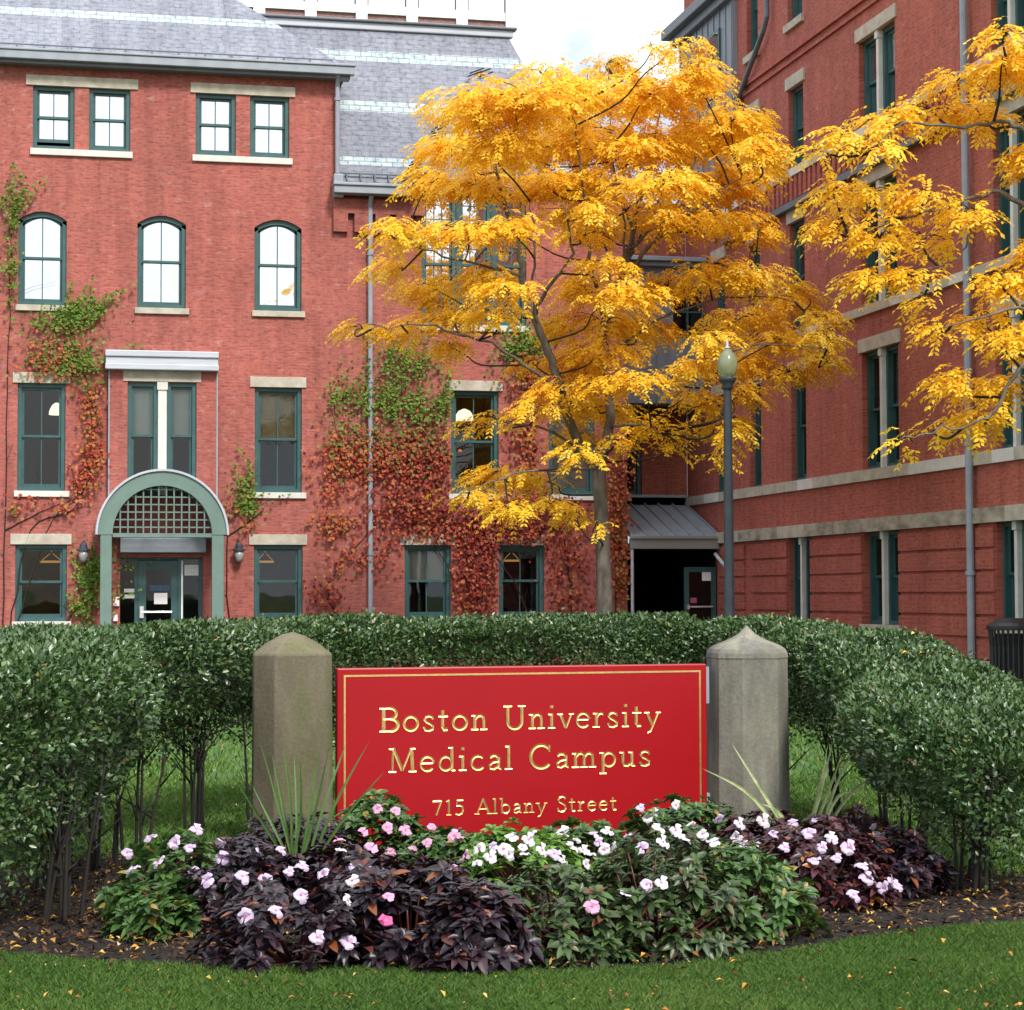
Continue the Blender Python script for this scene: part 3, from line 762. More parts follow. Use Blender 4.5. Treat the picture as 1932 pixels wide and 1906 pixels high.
pipe(RB, [TR(up, .12, 17.9), TR(up, .12, 0)], .06, [TR(up, .12, z) for z in (1.9, 3.95, 5.1, 7.4, 9.8, 12.5)], 'metal')
uq = [uR(1400, 170), uR(1455, 40)]
pipe(RB, [TR(uq[0], .1, 11.9), TR(uq[0], .1, 12.1), TR(uR(1452, 48), .14, 13.1), TR(uR(1457, 30), .12, 13.35), TR(uR(1457, 30), .12, 17.5)], .055, [], 'metalD')
# grey metal clad bay at the far top corner
b = MB(TR); ub0, ub1 = UF, uR(1391, 60)
b.box(ub0, ub1, -1.5, .10, 10.6, 14.35)
u = ub0
while u < ub1: b.box(u, u+.035, .10, .125, 10.6, 14.35); u += .42
o = b.build('metal_bay', M['panel'], RB)
b = MB(TR); b.box(ub0-.35, ub1+.05, -1.7, .25, 14.35, 14.55); b.box(ub0-.5, ub1+.1, -1.8, .42, 14.55, 14.78); b.build('bay_cornice', M['metalD'], o, bevel=.02)
wx = (uR(1345, 60), uR(1368, 60))
b = MB(TR); b.box(wx[0], wx[1], .10, .15, 12.5, 13.95, 0); b.box(wx[0]+.07, wx[1]-.07, .15, .155, 12.58, 13.2, 1); b.box(wx[0]+.07, wx[1]-.07, .15, .155, 13.25, 13.87, 1); b.build('bay_window', [M['green'], M['glassH']], o)

# ------------------------------------------------------------------ link between the buildings
LK = thing('link_building', 'narrow brick link between the two buildings with grey metal bay and seamed porch roof', 'building', (13.2, 46.5, 0))
YL = 46.3
def TK(u, w, z): return (u, YL-w, z)
wm = MB(TK)
ztop = atY(1280, 385, YL)[2]; zpr = atY(1240, 950, YL)[2]
lw = (UEND+.05, atY(1211, 880, YL)[0], ZB1t, Z1t)
wall(wm, UEND, XR-.002, zpr-.3, ztop, [lw])
wm.face([(UEND, 0, ztop), (XR, 0, ztop), (XR, -8, ztop), (UEND, -8, ztop)])
wm.build('wall', M['brickLink'], LK, fixn=False)
window(LK, TK, *lw, cols=1, rec=.12)
b = MB(TK); b.box(UEND, XR-.003, 0, .06, ZB1, ZB1t); b.build('sill_course', M['stone'], LK, bevel=.006)
zb0, zb1 = atY(1260, 762, 45)[2], atY(1260, 505, 45)[2]
bxl = UEND-.0
zsill, zhead = atY(1300, 637, 45)[2], atY(1300, 540, 45)[2]
b = MB(); b.box(bxl, XR-.004, 45, YL-.002, zb0, zsill); b.box(bxl, XR-.004, 45, YL-.002, zhead, zb1)
b.box(bxl, atY(1270, 600, 45)[0], 45, YL-.002, zsill, zhead); b.box(atY(1326, 600, 45)[0], XR-.004, 45, YL-.002, zsill, zhead)
x = bxl+.05
while x < XR-.1: b.box(x, x+.03, 44.975, 45, zb0, zsill-.06); x += .23
by = b.build('metal_bay', M['panel'], LK)
b = MB(); b.box(bxl-.05, XR-.005, 44.8, YL-.003, zb1, zb1+.1); b.box(bxl-.1, XR-.006, 44.65, YL-.003, zb1+.1, zb1+.2); b.build('bay_cornice', M['metal'], by, bevel=.015)
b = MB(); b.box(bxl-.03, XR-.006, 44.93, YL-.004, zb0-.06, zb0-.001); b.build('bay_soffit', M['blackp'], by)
b = MB(); xa, xb = atY(1270, 600, 45)[0], atY(1326, 600, 45)[0]
b.face([(xa, 45.08, zsill), (xb, 45.08, zsill), (xb, 45.08, zhead), (xa, 45.08, zhead)], 1)
b.box(xa, xb, 45.04, 45.12, (zsill+zhead)/2-.02, (zsill+zhead)/2+.02, 0); b.box((xa+xb)/2-.02, (xa+xb)/2+.02, 45.03, 45.13, zsill, zhead, 0)
b.face([(xa, 45.9, zsill), (xb, 45.9, zsill), (xb, 45.9, zhead), (xa, 45.9, zhead)], 2)
b.build('bay_window', [M['green'], M['glass'], M['room']], by, fixn=False)
# porch
YP = 43.85; zf = atY(1270, 1011, YP)[2]; zfb = atY(1270, 1036, YP)[2]; zr = atY(1240, 952, YL)[2]
xp0 = UEND+.01
b = MB()
b.face([(xp0, YP-.05, zf), (XR-.06, YP-.05, zf), (XR-.06, YL-.01, zr), (xp0, YL-.01, zr)])
b.face([(xp0, YP-.05, zf-.05), (XR-.06, YP-.05, zf-.05), (XR-.06, YL-.01, zr-.05), (xp0, YL-.01, zr-.05)])
sl = (zr-zf)/(YL-YP)
n = 6
for k in range(n+1):
    x = xp0+.02+(XR-.1-xp0)*k/n
    b.face([(x, YP-.05, zf), (x, YP-.05, zf+.05), (x, YL-.02, zr+.05), (x, YL-.02, zr)]); b.face([(x+.03, YP-.05, zf), (x+.03, YP-.05, zf+.05), (x+.03, YL-.02, zr+.05), (x+.03, YL-.02, zr)])
    b.face([(x, YP-.05, zf+.05), (x+.03, YP-.05, zf+.05), (x+.03, YL-.02, zr+.05), (x, YL-.02, zr+.05)]); b.face([(x, YP-.05, zf), (x+.03, YP-.05, zf), (x+.03, YP-.05, zf+.05), (x, YP-.05, zf+.05)])
PR = b.build('porch_roof', M['metal'], LK, fixn=False)
b = MB(); b.box(xp0, XR-.055, YP-.08, YP+.06, zfb, zf-.06); b.box(xp0-.02, XR-.05, YP-.14, YP-.081, zf-.07, zf+.0); b.build('porch_fascia', pm('taupe metal', (.26, .265, .255), .5, .1, 2), PR, bevel=.01)
b = MB(); b.box(xp0, XR-.05, YL-.06, YL-.003, zr-.02, zr+.22); b.build('roof_flashing', M['metal'], PR)
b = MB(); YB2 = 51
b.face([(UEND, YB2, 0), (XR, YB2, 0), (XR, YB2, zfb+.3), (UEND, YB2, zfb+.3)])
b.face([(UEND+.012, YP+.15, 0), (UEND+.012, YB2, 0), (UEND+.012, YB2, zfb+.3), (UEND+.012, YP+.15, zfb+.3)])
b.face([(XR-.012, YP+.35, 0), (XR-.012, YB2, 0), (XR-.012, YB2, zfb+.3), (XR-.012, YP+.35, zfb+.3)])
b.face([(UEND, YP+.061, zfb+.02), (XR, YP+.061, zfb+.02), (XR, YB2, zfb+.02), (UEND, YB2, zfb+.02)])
b.build('passage', M['black'], LK, fixn=False)  # passage linings coloured black, putting the deep porch shade into their colour
YD = 44.12
xa, xb = atY(1291, 1100, YD)[0], XR-.03; zt_ = atY(1320, 1070, YD)[2]
b = MB(); b.box(xa, xa+.11, YD, YD+.05, 0, zt_); b.box(xb-.11, xb, YD, YD+.05, 0, zt_); b.box(xa+.11, xb-.11, YD, YD+.05, zt_-.11, zt_); b.box(xa+.11, xb-.11, YD, YD+.05, 0, .25)
D2 = b.build('door', M['green'], LK)
b = MB(); b.face([(xa+.11, YD+.025, .25), (xb-.11, YD+.025, .25), (xb-.11, YD+.025, zt_-.11), (xa+.11, YD+.025, zt_-.11)]); b.build('door_glass', M['glass'], D2, fixn=False)
zq = atY(1330, 1145, YD)[2]
b = MB(); b.tube([(xa+.09, YD-.06, zq), (xb-.1, YD-.06, zq)], .022, 8); b.box(xa+.05, xa+.10, YD-.07, YD-.001, zq-.05, zq+.05); b.build('push_bar', M['steel'], D2)
def q2(x0, x1, y0, y1): A, B = atY(x0, y1, YD), atY(x1, y0, YD); return A[0], B[0], A[2], B[2]
notice('white paper notice on the glass of the dark porch door', q2(1325, 1343, 1079, 1096), YD+.02, 2)
b = MB(); q = q2(1303, 1315, 1128, 1138); b.box(q[0], q[1], YD+.012, YD+.018, q[2], q[3]); tag(b.build('door_sticker', pm('pink sticker', (.42, .09, .18), .6, .2, 9)), 'small pink sticker on the glass of the dark porch door', 'sticker')
pipe(LK, [(UEND+.06, YP-.02, zfb), (UEND+.06, YP-.02, 0)], .035, [], 'metalL')
pipe(LK, [atY(1350, 1046, 43.8), atY(1353, 1050, 43.5), atX(1376, 1078, XR-.1)], .04, [], 'metalL')

# ------------------------------------------------------------------ tall block far behind
FB = thing('apartment_block', 'tall brick block with white banded windows rising behind the slate roof', 'building', (18, 82, 0))
YF = 80.
xs = atY(478, 30, YF)[0]; xe = atY(974, 40, YF)[0]; zl = atY(700, 40, YF)[2]
b = MB(); b.box(xs-6, xe, YF, YF+14, 0, zl+9); b.build('wall', M['brickFar'], FB)
fp = atY(775, 40, YF)[0]-atY(680, 40, YF)[0]
x = xe; k = 0
while x > xs-6:
    b = MB(); b.box(x-.45, x, YF-.15, YF-.001, 0, zl+9); b.build('white_pier', M['white'], FB); x -= fp; k += 1
for fl in range(-2, 3):
    zz = zl-.35+fl*3.2
    b = MB(); b.box(xs-6, xe-.46, YF-.10, YF-.002, zz+.62, zz+.95); b.build('white_band', M['white'], FB)
    x = xe-.45
    while x-fp > xs-6:
        b = MB(); u0, u1 = x-fp+.5, x-.05
        b.box(u0, u1, YF-.06, YF-.003, zz+.951, zz+2.6, 0)
        for j in range(6): b.box(u0+(u1-u0)*j/6, u0+(u1-u0)*j/6+.05, YF-.085, YF-.061, zz+.951, zz+2.6, 1)
        b.build('window', [M['glassM'], M['white']], FB); x -= fp

# ------------------------------------------------------------------ street lamp
P = atd(1377, 1300, 32.); px, py = P[0], P[1]
SL = thing('street_lamp', 'dark street lamp post with a glass acorn globe in front of the porch', 'street lamp', (px, py, 0))
zgb = atd(1374, 716, 32)[2]
b = MB(); b.lathe((px, py, 0), [(.20, 0), (.20, .25), (.13, .5), (.085, .62), (.078, 2.4), (.062, zgb-.2), (.062, zgb-.12)], 14); b.build('pole', M['pole'], SL, smooth=False)
b = MB(); b.lathe((px, py, zgb), [(.06, -.14), (.10, -.12), (.075, -.07), (.12, -.02), (.145, .03), (.13, .05)], 16); b.build('globe_collar', M['pole'], SL, smooth=True)
q, nt, bs = newmat('ribbed lamp glass'); bs.inputs['Base Color'].default_value = (.40, .46, .28, 1); bs.inputs['Roughness'].default_value = .15; bs.inputs['Transmission Weight'].default_value = .5
b = MB(); b.lathe((px, py, zgb), [(.09, .051), (.135, .12), (.160, .21), (.158, .30), (.125, .39), (.07, .46), (.038, .49)], 20); b.build('globe', q, SL, smooth=True)
b = MB(); b.lathe((px, py, zgb), [(.045, .491), (.05, .51), (.02, .54), (.028, .57), (.004, .63)], 10); b.build('finial', M['metalL'], SL, smooth=True)

# ------------------------------------------------------------------ litter bin by the right building
P = atd(1912, 1180, 29.); bxx, byy = P[0], P[1]
TB = thing('litter_bin', 'large black slatted litter bin by the right building downpipe', 'bin', (bxx, byy, 0))
b = MB(); b.lathe((bxx, byy, 0), [(.27, .03), (.27, 1.02)], 24); b.build('liner', M['black'], TB)
b = MB()
for k in range(28):
    t = 6.2832*k/28; c, s = math.cos(t), math.sin(t)
    b.tube([(bxx+.31*c, byy+.31*s, .05), (bxx+.31*c, byy+.31*s, .85), (bxx+.33*c, byy+.33*s, 1.08)], .018, 4)
b.build('slats', M['blackp'], TB)
b = MB(); b.lathe((bxx, byy, 0), [(.30, .0), (.33, .01), (.33, .05), (.3, .06)], 24); b.build('base_ring', M['blackp'], TB)
b = MB(); b.lathe((bxx, byy, 0), [(.30, 1.07), (.37, 1.08), (.37, 1.13), (.33, 1.17), (.20, 1.23), (.17, 1.235)], 24); b.build('lid', M['blackp'], TB, smooth=False)

# ------------------------------------------------------------------ sign and its posts
S0 = atd(636, 1262, 13.1); S1 = atd(1333, 1252, 13.75)
sx = S1-S0; sx[2] = 0; SWD = np.linalg.norm(sx); sx = sx/SWD; sn = np.array([sx[1], -sx[0], 0.])   # outward (to camera)
ST = (S0[2]+S1[2])/2
def Ts(u, w, z):
    q = S0+sx*u+sn*w; return (q[0], q[1], z)
def onS(x, y, w=0.):
    d = ray(x, y); t = np.dot(S0+sn*w-CAM, sn)/np.dot(d, sn); P = CAM+d*t
    return np.dot(P-S0, sx), P[2]
SB = onS(980, 1588)[1]
SG = thing('campus_sign', 'large red sign board with engraved gold lettering hung between two stone posts', 'sign', (*((S0+S1)/2)[:2], 0))
b = MB(Ts); b.box(0, SWD, -.07, 0, SB, ST); b.build('board', M['red'], SG, bevel=.008)
b = MB(Ts); i_ = .042; t_ = .012
for (u0, u1, z0, z1) in ((i_, SWD-i_, ST-i_-t_, ST-i_), (i_, SWD-i_, SB+i_, SB+i_+t_), (i_, i_+t_, SB+i_+t_, ST-i_-t_), (SWD-i_-t_, SWD-i_, SB+i_+t_, ST-i_-t_)):
    b.box(u0, u1, .0005, .003, z0, z1)
b.build('gold_border', M['gold'], SG)
def ell(cx, cy, rx, ry, a0, a1, n=14):
    return [(cx+rx*math.cos(rad(t)), cy+ry*math.sin(rad(t))) for t in np.linspace(a0, a1, n)]
K, k_, h_ = .125, .085, .06
def ser(x, y, l=.13, r=.13): return ([(x-l, y), (x+r, y)], h_)
G = {
 'B': ([([(.15, 0), (.15, 1)], K), ([(0, .97), (.42, .97)], h_), ([(.15, .53), (.42, .53)], h_), ([(0, .03), (.42, .03)], h_), (ell(.40, .75, .22, .22, 90, -90), .11), (ell(.42, .28, .26, .25, 90, -90), K)], .78),
 'o': ([(ell(.31, .32, .255, .285, 0, 360, 24), .10)], .66),
 's': ([([(.41, .46), (.38, .57), (.26, .62), (.13, .58), (.09, .47), (.16, .37), (.30, .29), (.40, .20), (.39, .08), (.26, .01), (.12, .04), (.06, .17)], .085)], .52),
 't': ([([(.17, .84), (.17, .14), (.23, .04), (.36, .05)], .11), ([(.02, .60), (.37, .60)], h_)], .44),
 'n': ([([(.14, 0), (.14, .62)], .11), ([(.02, .60), (.14, .60)], h_), ser(.14, .03), ([(.15, .45), (.26, .58), (.38, .60), (.46, .53), (.48, .40), (.48, 0)], .10), ser(.48, .03)], .66),
 'U': ([([(.17, 1), (.17, .32)]+ell(.44, .32, .27, .30, 180, 360)[1:]+[(.71, 1)], .11), ser(.17, .97, .16, .16), ser(.71, .97, .14, .14)], .9),
 'i': ([([(.15, 0), (.15, .62)], .11), ([(.03, .60), (.15, .60)], h_), ser(.15, .03), ([(.15, .84), (.15, .96)], .12)], .33),
 'v': ([([(.08, .62), (.30, .0)], .10), ([(.30, .0), (.52, .62)], .07), ser(.08, .60, .10, .10), ser(.52, .60, .09, .09)], .6),
 'e': ([([(.07, .35), (.50, .35)], h_), (ell(.30, .32, .24, .29, 6, 318, 18), .09)], .6),
 'r': ([([(.14, 0), (.14, .62)], .11), ([(.02, .60), (.14, .60)], h_), ser(.14, .03), ([(.15, .44), (.25, .57), (.35, .60), (.42, .54)], .09)], .47),
 'y': ([([(.08, .62), (.31, .02)], .10), ([(.54, .62), (.31, .02), (.22, -.20), (.10, -.26)], .075), ser(.08, .60, .10, .10), ser(.54, .60, .09, .09)], .6),
 'M': ([([(.13, 0), (.16, 1)], .075), ([(.16, 1), (.49, .06)], .12), ([(.49, .06), (.82, 1)], .075), ([(.82, 1), (.86, 0)], .12), ser(.13, .03), ser(.86, .03), ([(.02, .97), (.17, .97)], h_), ([(.81, .97), (.96, .97)], h_)], 1.02),
 'd': ([(ell(.29, .31, .22, .28, 0, 360, 22), .085), ([(.51, 1), (.51, 0)], .11), ([(.39, .97), (.51, .97)], h_), ([(.51, .03), (.63, .03)], h_)], .68),
 'c': ([(ell(.31, .31, .24, .28, 42, 318, 18), .095)], .56),
 'a': ([([(.11, .50), (.20, .59), (.33, .59), (.42, .50), (.42, .08), (.53, .03)], .10), ([(.42, .36), (.22, .31), (.10, .20), (.13, .06), (.25, .03), (.42, .15)], .08)], .57),
 'l': ([([(.15, 0), (.15, 1)], .11), ser(.15, .03), ([(.03, .97), (.15, .97)], h_)], .33),
 'C': ([(ell(.46, .5, .39, .48, 42, 318, 22), .115), ([(.76, .68), (.76, .98)], h_)], .88),
 'm': ([([(.14, 0), (.14, .62)], .11), ([(.02, .60), (.14, .60)], h_), ser(.14, .03), ([(.15, .45), (.26, .58), (.36, .60), (.44, .53), (.46, .40), (.46, 0)], .10), ser(.46, .03), ([(.47, .45), (.58, .58), (.68, .60), (.76, .53), (.78, .40), (.78, 0)], .10), ser(.78, .03)], .96),
 'p': ([([(.14, -.28), (.14, .62)], .11), (ell(.37, .31, .22, .28, 0, 360, 22), .09), ser(.14, -.26), ([(.02, .60), (.14, .60)], h_)], .68),
 'u': ([([(.14, .62), (.14, .18), (.20, .05), (.31, .03), (.48, .15)], .10), ([(.48, .62), (.48, 0)], .11), ([(.02, .60), (.14, .60)], h_), ([(.36, .60), (.48, .60)], h_), ([(.48, .03), (.60, .03)], h_)], .66),
 '7': ([([(.05, .94), (.52, .94)], .09), ([(.52, .94), (.22, 0)], .10), ([(.05, .94), (.05, .78)], h_)], .62),
 '1': ([([(.25, 0), (.25, 1)], .12), ser(.25, .03), ([(.10, .88), (.25, .96)], .07)], .5),
 '5': ([([(.48, .95), (.14, .95), (.12, .58)], .08), ([(.12, .58), (.28, .62), (.44, .54), (.48, .32), (.40, .10), (.24, .02), (.07, .08)], .10)], .62),
 'A': ([([(.08, 0), (.42, 1)], .075), ([(.42, 1), (.78, 0)], .13), ([(.2, .34), (.66, .34)], h_), ser(.08, .03), ser(.78, .03)], .88),
 'b': ([([(.14, 0), (.14, 1)], .11), (ell(.36, .31, .22, .28, 0, 360, 22), .09), ([(.02, .97), (.14, .97)], h_)], .66),
 'S': ([([(.52, .78), (.50, .92), (.34, .99), (.18, .94), (.11, .78), (.18, .63), (.36, .52), (.50, .40), (.54, .22), (.44, .05), (.27, .01), (.12, .07), (.08, .25)], .10)], .64),
 ' ': ([], .42)}
def letter_stroke(b, pts, wd, sc, ux, z0, lift, hgt=.004):
    P = np.array(pts, float)*sc; n = len(P); wd = wd*sc*1.2
    closed = np.linalg.norm(P[0]-P[-1]) < 1e-6
    rings = []
    for i in range(n):
        A = P[i-1] if i else (P[-2] if closed else P[0]); B = P[i+1] if i < n-1 else (P[1] if closed else P[-1])
        t = B-A; t = t/(np.linalg.norm(t)+1e-9); nn = np.array([-t[1], t[0]])
        if 0 < i < n-1:
            d1 = P[i]-P[i-1]; d1 /= np.linalg.norm(d1)+1e-9; c = max(abs(np.dot([-d1[1], d1[0]], nn)), .55); k = 1/c
        else: k = 1
        r = []
        for off, w in ((-.5, .0006), (-.5, hgt+lift), (0, .0014+lift), (.5, hgt+lift), (.5, .0006)):
            q = P[i]+nn*off*wd*k; r.append(b.p(ux+q[0], w, z0+q[1]))
        rings.append(r)
    for i in range(n-1):
        for j in range(4): b.f.append([rings[i][j], rings[i][j+1], rings[i+1][j+1], rings[i+1][j]]); b.m.append(0)
    if not closed:
        b.f += [rings[0], rings[-1]]; b.m += [0, 0]
def text_line(txt, xl, yl, xr_, yr_, cap, name):
    u0, zb = onS(xl, yl); u1, zb2 = onS(xr_, yr_); zb = (zb+zb2)/2; sp = .075
    tot = sum(G[c][1]+sp for c in txt)-sp-.08
    b = MB(Ts); x = 0; sx_ = (u1-u0)/tot
    for c in txt:
        for j, (pts, wd) in enumerate(G[c][0]):
            P = [(q[0]*sx_/cap, q[1]) for q in pts]
            letter_stroke(b, P, wd, cap, u0+x*sx_, zb, .0002*(j+1))
        x += G[c][1]+sp
    return b.build(name, M['gold'], SG, fixn=False)
text_line('Boston University', 716, 1380, 1241, 1371, .152, 'lettering')
text_line('Medical Campus', 733, 1456, 1226, 1446, .152, 'lettering')
text_line('715 Albany Street', 815, 1539, 1162, 1528, .098, 'lettering')
b = MB(Ts)
for zz in (ST-.26, SB+.03): b.box(SWD+.001, SWD+.022, -.06, -.012, zz, zz+.24)
b.build('bracket', M['metal'], SG)
def stonemat(name, c1, c2, c3):
    q, nt, bs = newmat(name)
    v = vmap(nt, (1, 1, .35)); c = ramp(nt, noise(nt, 3.4, 7, v, .65), [(.3, c2), (.62, c1)])
    v2 = vmap(nt, (2.2, 2.2, .5)); c = mixc(nt, ramp(nt, noise(nt, 2.2, 4, v2), [(.46, (0, 0, 0)), (.68, (.7, .7, .7))]), c, c3)
    v3 = vmap(nt, (1, 1, 1)); c = mixc(nt, .5, c, ramp(nt, noise(nt, 55, 4, v3), [(.3, (.65, .65, .65)), (.7, (1.15, 1.15, 1.15))]), 'MULTIPLY')
    nt.links.new(c, bs.inputs['Base Color']); bs.inputs['Roughness'].default_value = .95; bs.inputs['Specular IOR Level'].default_value = .2
    bp = N(nt, 'ShaderNodeBump', Strength=.35, Distance=.01); nt.links.new(noise(nt, 40, 6, vmap(nt, (1, 1, 1))), bp.inputs['Height']); nt.links.new(bp.outputs['Normal'], bs.inputs['Normal'])
    return q
def post(name, lb, xl, xr_, ysh, ytip, d, prof, ch, rot, mt, bev):
    A = atd(xl, 1400, d); B = atd(xr_, 1400, d); hw = np.linalg.norm(B-A)/2; c = (A+B)/2
    zs = atd((xl+xr_)/2, ysh, d)[2]; ztp = atd((xl+xr_)/2, ytip, d)[2]
    base = [(hw, -hw*(1-ch)), (hw, hw*(1-ch)), (hw*(1-ch), hw), (-hw*(1-ch), hw), (-hw, hw*(1-ch)), (-hw, -hw*(1-ch)), (-hw*(1-ch), -hw), (hw*(1-ch), -hw)]
    cr_, sr = math.cos(rot), math.sin(rot)
    ext = max(x*cr_-y*sr for x, y in base); base = [(x*hw/ext, y*hw/ext) for x, y in base]
    b = MB(); rings = []
    for s, z in [(1.02, 0), (1.0, zs*.5), (.985, zs-.012)]+[(q[0], zs+(ztp-zs)*q[1]) for q in prof]:
        rings.append([b.p(c[0]+s*(x*cr_-y*sr), c[1]+s*(x*sr+y*cr_), z) for x, y in base])
    for i in range(len(rings)-1):
        for j in range(8): b.f.append([rings[i][j], rings[i][(j+1) % 8], rings[i+1][(j+1) % 8], rings[i+1][j]]); b.m.append(0)
    b.f.append(rings[-1]); b.m.append(0)
    return tag(b.build(name, mt, smooth=False, bevel=bev), lb, 'post')
post('stone_post', 'brownish eight sided stone post with low pointed cap left of the red sign', 475, 627, 1236, 1193, 13.2,
     [(.985, 0), (.965, .09), (.62, .55), (.30, .86), (.03, 1.)], .50, -a_+rad(9), stonemat('brown sandstone', (.165, .145, .100), (.092, .080, .052), (.105, .125, .040)), .006)
post('stone_post', 'grey rounded stone post with ogee tip right of the red sign', 1340, 1481, 1240, 1181, 13.85,
     [(1, 0), (.985, .14), (.93, .27), (.81, .38), (.62, .48), (.42, .58), (.24, .72), (.11, .87), (.02, 1.)], .5, -a_+rad(14), stonemat('grey sandstone', (.27, .26, .205), (.135, .132, .11), (.085, .085, .092)), .022)

# ------------------------------------------------------------------ foliage builders
def rhomb(P, D, Nn, L, W, fold=.25):
    D = unit(D); S = unit(np.cross(D, Nn)); Nn = np.cross(S, D)
    L = np.asarray(L)[:, None]; W = np.asarray(W)[:, None]
    V = np.stack([P, P+D*L*.45+S*W*.5+Nn*W*fold, P+D*L, P+D*L*.45-S*W*.5+Nn*W*fold], 1)
    n = len(P); i = np.arange(n)[:, None]*4
    F = np.concatenate([i+[0, 1, 2], i+[0, 2, 3]], 1).reshape(-1, 3)
    return V.reshape(-1, 3), F
def rhombs(name, P, D, Nn, L, W, mat, parent, tint, fold=.25):
    V, F = rhomb(P, D, Nn, L, W, fold); return npmesh(name, V, F, mat, parent, np.repeat(tint, 2))
def pinnate(P, D, L, nl=6, ll=.078, lw=.033):
    """compound leaves: leaflets in pairs along a drooping rachis"""
    n = len(P); D = unit(D); side = unit(np.cross(D, [0, 0, 1.])+1e-6)
    Vs = []; t = np.linspace(.12, 1, nl)
    for k in t:
        C = P+D*(L*k)[:, None]; C[:, 2] -= L*.5*k*k
        dd = D.copy(); dd[:, 2] -= .9*k; dd = unit(dd)
        for s in (-1, 1):
            ld = unit(dd*.65+side*s*.75+rng.normal(size=(n, 3))*.16); ld[:, 2] -= .22
            l = ll*(1-.35*abs(k-.5))*L/.25; S = unit(np.cross(ld, unit(np.cross(side*s, dd)+rng.normal(size=(n, 3))*.35)))
            l = l[:, None]; wv = lw*(L/.25)[:, None]
            Vs.append(np.stack([C, C+ld*l*.5+S*wv*.5, C+ld*l, C+ld*l*.5-S*wv*.5], 1))
    V = np.concatenate(Vs, 0).reshape(-1, 3); F = np.arange(len(V)).reshape(-1, 4)
    return V, F, nl*2
def smooth_path(pts, n=5):
    P = np.array(pts, float); out = []
    for i in range(len(P)-1):
        p0, p1, p2, p3 = P[max(i-1, 0)], P[i], P[i+1], P[min(i+2, len(P)-1)]
        for t in np.arange(n)/n: out.append(.5*(2*p1+(p2-p0)*t+(2*p0-5*p1+4*p2-p3)*t*t+(3*p1-p0-3*p2+p3)*t**3))
    out.append(P[-1]); return np.array(out)
yellow = leafmat('yellow locust leaf', [(0., (.50, .42, .04)), (.10, (.72, .39, .022)), (.35, (.93, .555, .028)), (.75, (.97, .665, .048)), (1., (.97, .79, .16))], .55, .40, .3, 1.0)
